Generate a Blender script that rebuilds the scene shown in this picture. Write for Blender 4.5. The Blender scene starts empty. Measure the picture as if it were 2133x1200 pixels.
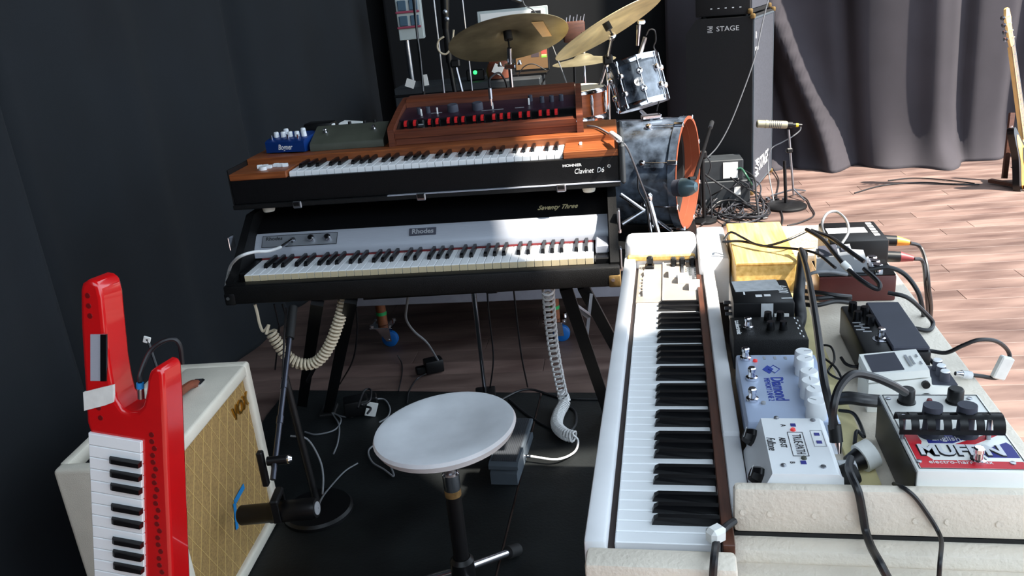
import bpy, bmesh, math, random
from mathutils import Vector as V, Matrix as M
random.seed(7)
sc = bpy.context.scene
col = sc.collection
rad = math.radians

# ------------------------------------------------------------ camera
CAM_H, FPX, PITCH, ROLL = 1.4503, 1746.87, rad(19.83), rad(-5.37)
_f = V((0, math.cos(PITCH), -math.sin(PITCH)))
_r0 = V((1, 0, 0)); _u0 = _r0.cross(_f)
_r = _r0*math.cos(ROLL) + _u0*math.sin(ROLL)
_u = -_r0*math.sin(ROLL) + _u0*math.cos(ROLL)
CAMP = V((0, 0, CAM_H))
cd = bpy.data.cameras.new('camera'); cam = bpy.data.objects.new('camera', cd); col.objects.link(cam)
cam.matrix_world = M(((_r.x, _u.x, -_f.x, 0), (_r.y, _u.y, -_f.y, 0), (_r.z, _u.z, -_f.z, CAM_H), (0, 0, 0, 1)))
cd.sensor_width = 36; cd.lens = FPX/2133*36; cd.clip_start = .02
sc.camera = cam

# ------------------------------------------------------------ world, sun, exposure
SUN_EL, SUN_AZ = rad(55), rad(-24)
w = bpy.data.worlds.new('world'); sc.world = w; w.use_nodes = True
bg = w.node_tree.nodes['Background']; bg.inputs[0].default_value = (.72, .86, 1.0, 1); bg.inputs[1].default_value = 3.2
sl = bpy.data.lights.new('sun', 'SUN'); so = bpy.data.objects.new('sun', sl); col.objects.link(so)
sl.energy = 17; sl.angle = rad(.9); sl.color = (1, .93, .82)
SUND = V((math.cos(SUN_EL)*math.cos(SUN_AZ), math.cos(SUN_EL)*math.sin(SUN_AZ), math.sin(SUN_EL)))
so.rotation_euler = (-SUND).to_track_quat('-Z', 'Y').to_euler(); so.location = (6, 2, 8)
sc.view_settings.view_transform = 'Standard'; sc.view_settings.look = 'None'
sc.view_settings.gamma = 1; sc.view_settings.use_curve_mapping = False
sc.view_settings.exposure = 0.0

# ------------------------------------------------------------ helpers
def ray(px, py): return _f + _r*((px-1066.5)/FPX) + _u*((600-py)/FPX)
def at(px, py, Y):
    d = ray(px, py); return CAMP + d*(Y/d.y)
def atz(px, py, z):
    d = ray(px, py); return CAMP + d*((z-CAM_H)/d.z)

def lin(c):
    o = []
    for v in c:
        v = v/255.; o.append(v/12.92 if v <= .04045 else ((v+.055)/1.055)**2.4)
    return o
MATS = {}
def mat(name, c, rough=.5, metal=0, noise=0, scale=18, bump=0, bscale=200, c2=None, stretch=None, coat=0, emit=0, trans=0, alpha=1, spec=.5):
    m = bpy.data.materials.new(name); m.use_nodes = True; nt = m.node_tree
    b = nt.nodes['Principled BSDF']; L = lin(c)
    b.inputs['Base Color'].default_value = (*L, 1); b.inputs['Roughness'].default_value = rough
    b.inputs['Metallic'].default_value = metal; b.inputs['Coat Weight'].default_value = coat
    b.inputs['Specular IOR Level'].default_value = spec
    if trans: b.inputs['Transmission Weight'].default_value = trans
    if emit:
        b.inputs['Emission Color'].default_value = (*L, 1); b.inputs['Emission Strength'].default_value = emit
    if noise or bump or c2:
        tc = nt.nodes.new('ShaderNodeTexCoord'); mp = nt.nodes.new('ShaderNodeMapping')
        if stretch: mp.inputs['Scale'].default_value = stretch
        nt.links.new(tc.outputs['Object'], mp.inputs['Vector'])
    if noise or c2:
        n = nt.nodes.new('ShaderNodeTexNoise'); n.inputs['Scale'].default_value = scale; n.inputs['Detail'].default_value = 6
        nt.links.new(mp.outputs[0], n.inputs['Vector'])
        cr = nt.nodes.new('ShaderNodeValToRGB'); nt.links.new(n.outputs['Fac'], cr.inputs[0])
        A = [max(0, v*(1-noise)) for v in L]; B = lin(c2) if c2 else [min(1, v*(1+noise)) for v in L]
        cr.color_ramp.elements[0].position = .32; cr.color_ramp.elements[1].position = .68
        cr.color_ramp.elements[0].color = (*A, 1); cr.color_ramp.elements[1].color = (*B, 1)
        nt.links.new(cr.outputs[0], b.inputs['Base Color'])
    if bump:
        n2 = nt.nodes.new('ShaderNodeTexNoise'); n2.inputs['Scale'].default_value = bscale; n2.inputs['Detail'].default_value = 3
        nt.links.new(mp.outputs[0], n2.inputs['Vector'])
        bp = nt.nodes.new('ShaderNodeBump'); bp.inputs['Strength'].default_value = bump; bp.inputs['Distance'].default_value = .002
        nt.links.new(n2.outputs['Fac'], bp.inputs['Height']); nt.links.new(bp.outputs[0], b.inputs['Normal'])
    MATS[name] = m; return m
def mix_coord(m): return m

mat('white_plastic', (232, 234, 236), .3, noise=.03)
mat('key_white', (236, 238, 240), .25)
mat('key_front', (214, 196, 160), .5, noise=.08, scale=40)
mat('key_black', (9, 9, 12), .32, spec=.4)
mat('black_plastic', (11, 11, 13), .4, noise=.15, spec=.35)
mat('black_gloss', (12, 12, 14), .2)
mat('black_metal', (12, 12, 14), .4, noise=.2, spec=.35)
mat('black_vinyl', (7, 7, 9), .5, noise=.25, scale=60, bump=.25, bscale=500, spec=.25)
mat('black_tolex', (10, 10, 11), .5, noise=.3, scale=30, bump=.5, bscale=700, spec=.3)
mat('rubber', (12, 12, 13), .7, noise=.2)
mat('cable_black', (22, 22, 26), .45)
mat('cable_dark', (52, 52, 58), .5)
mat('cable_grey', (120, 122, 126), .5)
mat('cable_white', (214, 214, 214), .45)
mat('cable_cream', (206, 194, 170), .5)
mat('chrome', (225, 225, 230), .12, metal=1)
mat('steel', (170, 172, 178), .3, metal=1, noise=.1)
mat('alu', (176, 180, 192), .45, metal=.25, noise=.05, scale=60, stretch=(1, 40, 40))
mat('silver_rail', (168, 172, 182), .42, metal=.15, noise=.06, scale=30, stretch=(1, 60, 60))
mat('print_gold', (196, 182, 140), .45, metal=.2)
mat('plate_grey', (124, 128, 134), .4, metal=.2, noise=.05)
mat('dark_steel', (78, 80, 90), .32, metal=.85)
mat('brass', (200, 160, 90), .35, metal=1, noise=.2)
mat('old_brass', (150, 122, 78), .5, metal=.7, noise=.3, scale=60)
mat('bronze', (232, 212, 160), .42, metal=.4, noise=.2, scale=9, bump=.12, bscale=90)
mat('bronze_dark', (150, 140, 112), .5, metal=.7, noise=.4, scale=6, bump=.12, bscale=90)
mat('wood_teak', (124, 62, 30), .42, noise=.3, scale=6, stretch=(1.2, 22, 22), c2=(154, 86, 44))
mat('wood_red', (92, 44, 28), .45, noise=.28, scale=6, stretch=(1.2, 24, 24), c2=(114, 60, 38))
mat('wood_yellow', (222, 172, 88), .5, noise=.2, scale=5, stretch=(1.5, 20, 20), c2=(238, 200, 124))
mat('wood_brown', (78, 44, 30), .5, noise=.3, scale=8, stretch=(2, 20, 20))
mat('maple', (222, 176, 112), .35, noise=.12, scale=10)
mat('red_lacquer', (196, 14, 18), .22, coat=.6, noise=.04)
mat('red_dark', (110, 10, 14), .35)
mat('red_plastic', (208, 40, 42), .35)
mat('purple_panel', (44, 24, 38), .35, noise=.12)
mat('cream_vinyl', (226, 218, 202), .55, noise=.05, scale=14, bump=.35, bscale=420)
mat('grille_gold', (160, 128, 78), .75, noise=.22, scale=160, bump=.4, bscale=500)
mat('grille_line', (214, 184, 120), .6)
mat('gold', (214, 170, 80), .3, metal=1)
mat('leather', (120, 62, 40), .6, noise=.25)
mat('blue_tape', (20, 130, 200), .6)
mat('white_tape', (222, 222, 218), .6, noise=.06, scale=60)
mat('clear_tape', (196, 198, 200), .25, noise=.12, scale=60)
mat('seat_white', (226, 229, 233), .38, noise=.1, scale=9, bump=.08, bscale=60)
mat('pedal_grey', (74, 82, 90), .5, noise=.1)
mat('pedal_rubber', (50, 54, 60), .65)
mat('olive', (70, 72, 62), .5, noise=.12)
mat('bog_blue', (16, 58, 128), .35, metal=.3, noise=.12)
mat('dia_blue', (176, 190, 216), .4, metal=.1, noise=.03)
mat('print_blue', (36, 62, 160), .5)
mat('print_black', (26, 26, 30), .6)
mat('print_white', (228, 228, 228), .6)
mat('print_grey', (150, 152, 156), .6)
mat('print_red', (206, 34, 48), .5)
mat('print_navy', (40, 44, 130), .5)
mat('boss_white', (240, 240, 235), .4, noise=.03)
mat('boss_grey', (150, 154, 160), .4)
mat('slate', (58, 60, 72), .7, noise=.1)
mat('brown_pedal', (86, 36, 32), .4, noise=.15)
mat('foam', (226, 215, 199), .75, noise=.06, scale=10, bump=.7, bscale=160)
mat('foam_yellow', (214, 200, 150), .8, noise=.1, scale=14, bump=.4, bscale=140)
mat('kb_white', (224, 224, 226), .45, noise=.07, scale=7)
mat('kb_panel', (150, 138, 128), .5, noise=.06)
mat('dark_trim', (40, 26, 22), .5)
mat('kb_label', (236, 234, 228), .5)
mat('lamp_red', (220, 60, 60), .3, emit=.3)
mat('led_green', (40, 240, 90), .4, emit=4)
mat('caster_blue', (16, 96, 170), .45)
mat('copper_wood', (132, 74, 40), .6, noise=.2)
mat('cable_green', (30, 80, 60), .5)
mat('green_tape', (30, 170, 90), .6)
mat('drum_wrap', (22, 28, 38), .22, noise=.75, scale=14, coat=.5, c2=(92, 104, 120))
mat('drum_wood', (190, 96, 46), .35, noise=.2, scale=5, stretch=(1, 1, 14))
mat('drum_inside', (134, 68, 44), .5, noise=.12, scale=6)
mat('drum_head', (206, 198, 180), .5, noise=.06)
mat('head_white', (226, 228, 232), .35)
mat('amp_grille', (64, 66, 74), .6, noise=.3, scale=220, stretch=(1, 1, .4))
mat('amp_black', (17, 18, 21), .65, noise=.25, scale=120, bump=.4, bscale=500)
mat('curtain_dark', (13, 19, 25), .95, noise=.18, scale=3, bump=.35, bscale=900)
mat('curtain_grey', (50, 46, 52), .9, noise=.14, scale=3, bump=.35, bscale=900)
mat('backdrop', (9, 12, 16), .95, noise=.15, scale=3)
mat('mic_beige', (150, 146, 124), .45, metal=.3)
mat('mic_teal', (92, 112, 118), .35, metal=.5)
mat('sunburst', (170, 82, 30), .2, coat=.6, noise=.35, scale=4, c2=(228, 160, 60))
mat('guitar_black', (18, 14, 14), .2)
mat('fretboard', (168, 140, 108), .5, noise=.15)
mat('screen', (112, 84, 54), .4, emit=.12)
mat('screen_light', (190, 170, 120), .4, emit=.4)
mat('screen_red', (200, 70, 60), .4, emit=.5)
mat('screen_green', (120, 190, 60), .4, emit=.5)
mat('screen_dark', (70, 58, 60), .4, emit=.15)
mat('orange_cloth', (104, 50, 28), .7, noise=.2)
mat('org_white', (176, 186, 186), .5, noise=.06)
mat('org_pink', (150, 60, 84), .5)
mat('org_blue', (60, 88, 108), .5)
mat('grey_box', (40, 44, 48), .55, noise=.2)
mat('mat_black', (15, 18, 19), .55, noise=.5, scale=5, bump=.4, bscale=120, c2=(30, 33, 34), spec=.3)
mat('riser_fascia', (150, 150, 160), .5, metal=.2, noise=.08)
mat('floor_wood', (84, 63, 58), .5, noise=.18, scale=2.2, stretch=(1, 4, 4), bump=.15, bscale=60, c2=(128, 106, 98))
mat('tab_white', (235, 235, 232), .5)
mat('yellow', (226, 200, 40), .5)
mat('orange', (220, 140, 50), .5)
mat('maroon', (120, 40, 44), .5)

MW = {}
def thing(name, label, cat, loc=(0, 0, 0), rotz=0, group=None, mtx=None):
    o = bpy.data.objects.new(name, None); col.objects.link(o); o.empty_display_size = .05
    m = mtx if mtx else M.Translation(V(loc)) @ M.Rotation(rotz, 4, 'Z')
    o.location = m.to_translation(); o.rotation_euler = m.to_euler()
    MW[o] = m; o['label'] = label; o['category'] = cat
    if group: o['group'] = group
    return o
def tag(o, label, cat, group=None):
    o['label'] = label; o['category'] = cat
    if group: o['group'] = group
    return o
def pm(o): return MW.get(o, M.Identity(4))

class MB:
    def __init__(s): s.v = []; s.f = []; s.mi = []; s.cur = 0
    def add(s, vs, fs, mx=None):
        b = len(s.v)
        s.v += [(mx @ V(p)) if mx else V(p) for p in vs]
        s.f += [tuple(i+b for i in f) for f in fs]; s.mi += [s.cur]*len(fs); return s
    def slot(s, i): s.cur = i; return s
    def box(s, c, sz, bev=0, seg=1, rot=None, mx=None):
        x, y, z = [v/2 for v in sz]
        m = M.Translation(V(c)) @ (rot.to_4x4() if rot else M.Identity(4))
        if mx: m = mx @ m
        if not bev:
            return s.add([(-x,-y,-z),(x,-y,-z),(x,y,-z),(-x,y,-z),(-x,-y,z),(x,-y,z),(x,y,z),(-x,y,z)],
                [(3,2,1,0),(4,5,6,7),(0,1,5,4),(1,2,6,5),(2,3,7,6),(3,0,4,7)], m)
        bm = bmesh.new(); bmesh.ops.create_cube(bm, size=1)
        for v in bm.verts: v.co = V((v.co.x*x*2, v.co.y*y*2, v.co.z*z*2))
        bmesh.ops.bevel(bm, geom=bm.edges[:], offset=min(bev, x*.95, y*.95, z*.95), segments=seg, affect='EDGES', profile=.5)
        bm.verts.index_update()
        s.add([v.co.copy() for v in bm.verts], [[v.index for v in f.verts] for f in bm.faces], m); bm.free(); return s
    def span(s, a, b, bev=0, seg=1):
        a, b = V(a), V(b); return s.box((a+b)/2, [abs(b[i]-a[i]) for i in range(3)], bev, seg=seg)
    def cyl(s, p0, p1, r0, r1=None, n=16, caps=True):
        p0, p1 = V(p0), V(p1); r1 = r0 if r1 is None else r1
        q = (p1-p0).to_track_quat('Z', 'Y').to_matrix(); vs = []
        for p, r in ((p0, r0), (p1, r1)):
            for i in range(n):
                a = 2*math.pi*i/n; vs.append(p + q @ V((r*math.cos(a), r*math.sin(a), 0)))
        fs = [(i, (i+1) % n, n+(i+1) % n, n+i) for i in range(n)]
        if caps: fs += [tuple(range(n-1, -1, -1)), tuple(range(n, 2*n))]
        return s.add(vs, fs)
    def bar(s, p0, p1, w, t, up=(0, 0, 1)):
        p0, p1 = V(p0), V(p1); d = (p1-p0); L = d.length; d.normalize(); x = d.cross(V(up)).normalized(); y = x.cross(d)
        m = M(((d.x, x.x, y.x), (d.y, x.y, y.y), (d.z, x.z, y.z)))
        return s.box((p0+p1)/2, (L, w, t), rot=m)
    def tube(s, pts, r, n=8, caps=True):
        pts = [V(p) for p in pts]; N = len(pts); vs = []; up = None
        for i, p in enumerate(pts):
            t = (pts[min(i+1, N-1)]-pts[max(i-1, 0)]).normalized()
            if up is None: up = t.orthogonal().normalized()
            up = (up - t*up.dot(t)); up = up.normalized() if up.length > 1e-6 else t.orthogonal().normalized()
            sd = t.cross(up); rr = r[i] if isinstance(r, (list, tuple)) else r
            for k in range(n):
                a = 2*math.pi*k/n; vs.append(p + (up*math.cos(a)+sd*math.sin(a))*rr)
        fs = [(i*n+k, i*n+(k+1) % n, (i+1)*n+(k+1) % n, (i+1)*n+k) for i in range(N-1) for k in range(n)]
        if caps: fs += [tuple(range(n-1, -1, -1)), tuple(range((N-1)*n, N*n))]
        return s.add(vs, fs)
    def lathe(s, prof, n=24, mx=None, cap=True):
        if (V(prof[0])-V(prof[-1])).length < 1e-6: cap = False
        vs = [(max(r, 1e-5)*math.cos(2*math.pi*k/n), max(r, 1e-5)*math.sin(2*math.pi*k/n), z) for r, z in prof for k in range(n)]
        P = len(prof)
        fs = [(i*n+k, i*n+(k+1) % n, (i+1)*n+(k+1) % n, (i+1)*n+k) for i in range(P-1) for k in range(n)]
        if cap and prof[0][0] > 1e-4: fs.append(tuple(range(n-1, -1, -1)))
        if cap and prof[-1][0] > 1e-4: fs.append(tuple(range((P-1)*n, P*n)))
        return s.add(vs, fs, mx)
    def prism(s, poly, z0, z1, mx=None):
        n = len(poly)
        ar = sum(poly[i][0]*poly[(i+1) % n][1]-poly[(i+1) % n][0]*poly[i][1] for i in range(n))
        if ar < 0: poly = poly[::-1]
        vs = [(x, y, z0) for x, y in poly] + [(x, y, z1) for x, y in poly]
        return s.add(vs, [tuple(range(n-1, -1, -1)), tuple(range(n, 2*n))] + [(i, (i+1) % n, n+(i+1) % n, n+i) for i in range(n)], mx)
    def mesh(s, name, mats, smooth=True, ang=35):
        me = bpy.data.meshes.new(name); me.from_pydata([tuple(v) for v in s.v], [], s.f); me.update()
        for m in (mats if isinstance(mats, (list, tuple)) else [mats]): me.materials.append(MATS[m])
        if any(s.mi): me.polygons.foreach_set('material_index', s.mi)
        if smooth:
            me.polygons.foreach_set('use_smooth', [True]*len(me.polygons)); me.set_sharp_from_angle(angle=rad(ang))
        me.update(); return me
    def build(s, name, mats, parent=None, world=False, smooth=True, ang=35):
        if world and parent is not None:
            im = pm(parent).inverted(); s.v = [im @ v for v in s.v]
        return inst(s.mesh(name, mats, smooth, ang), name, parent)
def inst(me, name, parent=None, loc=None, rot=None):
    o = bpy.data.objects.new(name, me); col.objects.link(o)
    if parent is not None: o.parent = parent; MW[o] = pm(parent)
    if loc is not None: o.location = loc
    if rot is not None: o.rotation_euler = rot
    if loc is not None or rot is not None: MW[o] = pm(parent) @ M.LocRotScale(o.location, o.rotation_euler, None)
    return o
YZX = M(((0, 0, 1, 0), (1, 0, 0, 0), (0, 1, 0, 0), (0, 0, 0, 1)))   # prism poly given as (y,z), extruded along x
XZY = M(((1, 0, 0, 0), (0, 0, -1, 0), (0, 1, 0, 0), (0, 0, 0, 1)))  # prism poly given as (x,z), extruded along -y
def frame(o, x, y):                                                  # matrix with origin o, x axis, y axis
    x = V(x).normalized(); z = x.cross(V(y)).normalized(); y = z.cross(x)
    return M(((x.x, y.x, z.x, o[0]), (x.y, y.y, z.y, o[1]), (x.z, y.z, z.z, o[2]), (0, 0, 0, 1)))
def crom(pts, k=6):
    pts = [V(p) for p in pts]; P = [2*pts[0]-pts[1]] + pts + [2*pts[-1]-pts[-2]]; out = []
    for i in range(1, len(P)-2):
        for j in range(k):
            t = j/k; a, b, c, d = P[i-1], P[i], P[i+1], P[i+2]
            out.append(.5*((2*b)+(c-a)*t+(2*a-5*b+4*c-d)*t*t+(3*b-a-3*c+d)*t**3))
    return out + [pts[-1]]
def coil(path, R, turns, k=10):
    pts = crom(path, 12); L = [0]
    for a, b in zip(pts, pts[1:]): L.append(L[-1]+(b-a).length)
    out = []; n = turns*k; j = 0; up = None
    for i in range(n+1):
        d = L[-1]*i/n
        while j < len(L)-2 and L[j+1] < d: j += 1
        p = pts[j].lerp(pts[j+1], (d-L[j])/max(1e-6, L[j+1]-L[j])); t = (pts[j+1]-pts[j]).normalized()
        if up is None: up = t.orthogonal().normalized()
        up = (up-t*up.dot(t)).normalized(); sd = t.cross(up); a = 2*math.pi*i/k
        out.append(p+(up*math.cos(a)+sd*math.sin(a))*(R(d/L[-1]) if callable(R) else R))
    return out
TEXTS = []
def text(s, size, m, parent, mx, shear=0, name='lettering', align='LEFT', ext=.0002, xs=1, bold=0, label=None):
    cu = bpy.data.curves.new('t', 'FONT'); cu.body = s; cu.size = size; cu.shear = shear; cu.extrude = ext; cu.offset = bold
    cu.align_x = align; cu.align_y = 'CENTER'; cu.resolution_u = 3
    o = bpy.data.objects.new('t', cu); col.objects.link(o)
    TEXTS.append((o, m, parent, mx @ M.Diagonal((xs, 1, 1, 1)), name, label))
def flush_texts():
    bpy.context.view_layer.update(); dg = bpy.context.evaluated_depsgraph_get()
    for o, m, parent, mx, name, label in TEXTS:
        me = bpy.data.meshes.new_from_object(o.evaluated_get(dg)); me.materials.clear(); me.materials.append(MATS[m])
        for p in me.polygons: p.material_index = 0
        me.transform(mx); n = inst(me, name, parent)
        if label: n['label'] = label
    for t in TEXTS: bpy.data.objects.remove(t[0])
def struct(o): o['kind'] = 'structure'; return o

# ------------------------------------------------------------ setting
SY = rad(-8)
SD = V((math.cos(SY), math.sin(SY), 0)); SN = V((-math.sin(SY), math.cos(SY), 0))
def floor_material():
    m = MATS['floor_wood']; nt = m.node_tree
    mp = [n for n in nt.nodes if n.type == 'MAPPING'][0]
    g = nt.nodes.new('ShaderNodeNewGeometry'); nt.links.new(g.outputs['Position'], mp.inputs['Vector'])
    mp.inputs['Rotation'].default_value = (0, 0, -SY)
    b = nt.nodes['Principled BSDF']; cr = [n for n in nt.nodes if n.type == 'VALTORGB'][0]
    oi = nt.nodes.new('ShaderNodeObjectInfo'); hs = nt.nodes.new('ShaderNodeHueSaturation')
    mr = nt.nodes.new('ShaderNodeMapRange'); mr.inputs[3].default_value = .8; mr.inputs[4].default_value = 1.2
    nt.links.new(oi.outputs['Random'], mr.inputs[0]); nt.links.new(mr.outputs[0], hs.inputs['Value'])
    nt.links.new(cr.outputs[0], hs.inputs['Color']); nt.links.new(hs.outputs[0], b.inputs['Base Color'])
floor_material()
def mat_world(name):
    nt = MATS[name].node_tree; mp = [n for n in nt.nodes if n.type == 'MAPPING'][0]
    g = nt.nodes.new('ShaderNodeNewGeometry'); nt.links.new(g.outputs['Position'], mp.inputs['Vector'])
fl = struct(MB().box((1.5, 2.5, -.05), (16, 13, .05)).build('floor', 'floor_wood'))
pl_me = [MB().box((0, 0, -.012), (L, .1142, .024), bev=.0008).mesh('plank', 'floor_wood') for L in (3.1, 2.5)]
for r in range(54):
    v = .3 + r*.115; u = -3.2 - random.random()*1.6; k = r
    while u < 5.4:
        i = k % 2; L = (3.1, 2.5)[i]; c = SD*(u+L/2) + SN*v
        inst(pl_me[i], 'plank', fl, c, (0, 0, SY)); u += L+.002; k += 1

# unseen overhead canopy, outline shaped to let sun onto the wanted patches only
ZR = 4.0
def up(p):
    t = (ZR-p.z)/SUND.z; return p + SUND*t
e1, e2 = up(atz(1310, 728, .778)), up(atz(1497, 650, .784))
e3, e4 = up(atz(1092, 532, .7285)), up(atz(1086, 322, .981))
eR = up(atz(1333, 560, .778)); xe, ye = e4.x, e4.y
shade_outline = [(-4, -.45), (3.05, -.45), (3.05, e2.y+.10), (e2.x, e2.y), (e1.x, e1.y), (eR.x, eR.y), (e3.x, e3.y), (xe, ye), (xe, ye+.2), (2.43, ye+.2), (2.43, 1.24), (3.45, 1.24), (3.45, 2.5), (xe, 2.5), (xe, 9), (-4, 9)]
struct(MB().prism(shade_outline, ZR, ZR+.12).build('sun_blocker', 'backdrop', smooth=False))

def curtain(name, mname, path, z1, folds, label, res=.02, amp=.03, flare=.0, zn=34, kind=None, seed=1, extra=None):
    rnd = random.Random(seed); P = crom(path, 24); L = [0]
    for a, b in zip(P, P[1:]): L.append(L[-1]+(b-a).length)
    n = int(L[-1]/res); vs = []; j = 0
    fr = [(rnd.uniform(.7, 1.5)*folds, rnd.uniform(0, 6.28), rnd.uniform(.4, 1)) for _ in range(4)]
    for i in range(n+1):
        d = L[-1]*i/n
        while j < len(L)-2 and L[j+1] < d: j += 1
        p = P[j].lerp(P[j+1], (d-L[j])/(L[j+1]-L[j])); t = (P[j+1]-P[j]).normalized(); nn = V((t.y, -t.x, 0))
        for k in range(zn+1):
            h = k/zn; z = z1*(h**1.5)
            o = sum(a*math.sin(d*f*6.28+ph+.25*math.sin(z*1.3+ph)) for f, ph, a in fr)/2.2*amp
            o += flare*math.exp(-z/.13)*(1+.6*math.sin(d*7+1)+.3*math.sin(d*17))
            if extra: o += extra(d, z)
            vs.append(p + nn*o + V((0, 0, z+.001)))
    fs = [(i*(zn+1)+k, (i+1)*(zn+1)+k, (i+1)*(zn+1)+k+1, i*(zn+1)+k+1) for i in range(n) for k in range(zn)]
    mb = MB(); mb.add(vs, fs); o = mb.build(name, mname, ang=80)
    md = o.modifiers.new('thick', 'SOLIDIFY'); md.thickness = .006; md.offset = -1
    return tag(o, label, 'curtain')
struct(MB().box((0, 6.75, 2), (9, .1, 4.0)).build('wall_back', 'backdrop'))
struct(MB().box((-.5, -2.2, 1.3), (4.6, .1, 2.6)).build('light_blocker', 'backdrop'))  # out-of-view panel added behind the camera to cut low light from there
struct(MB().box((-2.3, 2.7, 2), (.1, 8, 4.0)).build('wall_left', 'backdrop'))
curtain('stage_curtain', 'curtain_dark', [(-1.34, -.6, 0), (-1.30, 1.0, 0), (-1.31, 2.0, 0), (-1.33, 2.8, 0), (-1.16, 3.8, 0), (-.84, 4.9, 0), (-.71, 5.4, 0)], 3.98, .9,
        'dark blue black wing curtain hanging behind the red keytar', amp=.034, flare=.03, seed=4,
        extra=lambda d, z: -.07*math.exp(-((d-2.95)/.05)**2) + .05*math.exp(-((d-2.80)/.07)**2) - .05*math.exp(-((d-4.6)/.06)**2) + .04*math.exp(-((d-3.7)/.12)**2))
def drape(d, z):
    o = 0
    for c0, c1, wd, a in ((.78, 1.28, .075, .15), (.62, .95, .05, -.10), (1.25, 1.38, .06, -.07), (1.85, 1.9, .08, .05), (2.05, 2.08, .05, -.06), (3.02, 2.62, .10, .09), (3.35, 2.85, .07, -.08), (3.65, 3.15, .1, .08), (2.45, 2.4, .05, -.04)):
        c = c1 + (c0-c1)*min(1, z/1.15); o += a*math.exp(-((d-c)/wd)**2)
    return o
curtain('stage_curtain', 'curtain_grey', [(1.30, 6.42, 0), (1.75, 6.40, 0), (2.15, 6.18, 0), (2.6, 5.92, 0), (3.3, 5.80, 0), (4.2, 5.85, 0), (5.2, 6.0, 0)], 3.98, 1.1,
        'grey backdrop curtain hanging in folds and bunched on the floor behind the bass guitar', amp=.035, flare=.13, seed=9, extra=drape)
curtain('stage_curtain', 'backdrop', [(-.75, 6.55, 0), (.3, 6.6, 0), (1.4, 6.55, 0)], 3.98, 1.2,
        'black backdrop curtain behind the drum kit', amp=.03, seed=3)

# black mats under the stool
m0 = atz(598, 818, .0); m1 = atz(1128, 824, .0); m2 = atz(1036, 1198, .0)
sd = (m1-m2).normalized()
def mat_sheet(poly, label):
    mb = MB().prism([(p.x, p.y) for p in poly], .001, .012)
    tag(mb.build('floor_mat', 'mat_black', smooth=False), label, 'mat', 'black sheets under the stool')
mat_world('mat_black')
L0 = m1 - sd*1.9
lft = atz(556, 872, 0)
mat_sheet([m1-V((.004, 0, 0)), m0, lft, V((-1.0, 1.6, 0)), V((-1.05, .9, 0)), L0-V((.004, 0, 0))], 'large scuffed black sheet under the white stool')
mr_ = atz(1300, 824, 0)
mat_sheet([m1+V((.004, 0, 0)), mr_, V((.75, 2.6, 0)), V((.62, .85, 0)), L0+V((.004, 0, 0))], 'narrow black sheet running under the white keyboard')

# drum riser
RY = rad(-9); RZ = .285
rf = V((-.69, 3.36, 0)); RM = M.Translation(rf) @ M.Rotation(RY, 4, 'Z')
rs = thing('drum_riser', 'low drum riser with grey aluminium edge on blue casters', 'riser', mtx=RM)
MB().span((0, 0, RZ-.02), (1.50, 2.4, RZ)).build('deck', 'black_tolex', rs)
for a, b in (((0, -.004, RZ-.062), (1.50, .03, RZ-.0)), ((0, 2.37, RZ-.062), (1.50, 2.4, RZ-.021))):
    MB().span(a, b, .003).build('edge_rail', 'riser_fascia', rs)
for x in (0, 1.47): MB().span((x, .03, RZ-.062), (x+.03, 2.37, RZ-.021), .003).build('edge_rail', 'riser_fascia', rs)
def caster(x, y):
    MB().cyl((x, y, .105), (x, y, RZ-.06), .022, n=14).build('leg', 'copper_wood', rs)
    MB().cyl((x, y, .150), (x, y, .165), .0232, n=14).build('tape_band', 'green_tape', rs)
    c = MB().span((x-.05, y-.045, .098), (x+.05, y+.045, .104), .002)
    for i in (-1, 1):
        for j in (-1, 1): c.cyl((x+i*.04, y+j*.035, .104), (x+i*.04, y+j*.035, .114), .008, n=8)
    pl = c.build('caster_plate', 'chrome', rs)
    f = MB()
    for s_ in (-1, 1): f.prism([(-.035, .098), (.03, .098), (.035, .03), (.012, .03)], -.0015, .0015, M.Translation((x, y+s_*.019, 0)) @ XZY)
    f.cyl((x+.024, y-.022, .036), (x+.024, y+.022, .036), .005, n=8)
    f.build('caster_fork', 'chrome', pl)
    MB().lathe([(.008, -.014), (.030, -.014), (.036, -.010), (.036, .010), (.030, .014), (.008, .014)], 20, M.Translation((x+.024, y, .036)) @ M.Rotation(rad(90), 4, 'X')).build('wheel', 'caster_blue', pl)
im = RM.inverted()
for px, py in ((800, 742), (1168, 716)):
    p = im @ atz(px, py, 0); caster(p.x-.02, .08)
for x in (.1, 1.4): caster(x, 2.2)
caster(1.42, .08)

# ------------------------------------------------------------ keyboards
KM = {}
def key_meshes(tag_, pitch, wl, bl, bw, hb, mats):
    g = .0006
    a = MB().box((pitch/2, wl/2, -.0095), (pitch-2*g, wl, .019), bev=.0012)
    a.slot(1).box((pitch/2, -.0003, -.0108), (pitch-2.6*g, .0008, .0164))
    f = wl-bl; hw = bw/2
    b = MB()
    b.add([(-hw, f, -.002), (hw, f, -.002), (hw, wl, -.002), (-hw, wl, -.002),
           (-hw*.92, f+.003, hb*.62), (hw*.92, f+.003, hb*.62), (-hw*.72, f+.009, hb), (hw*.72, f+.009, hb), (hw*.72, wl, hb), (-hw*.72, wl, hb)],
          [(3, 2, 1, 0), (0, 1, 5, 4), (4, 5, 7, 6), (6, 7, 8, 9), (1, 2, 8, 7, 5), (0, 4, 6, 9, 3), (2, 3, 9, 8)])
    KM[tag_] = (a.mesh('white_key', [mats[0], mats[1]]), b.mesh('black_key', mats[2], ang=25))
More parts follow.
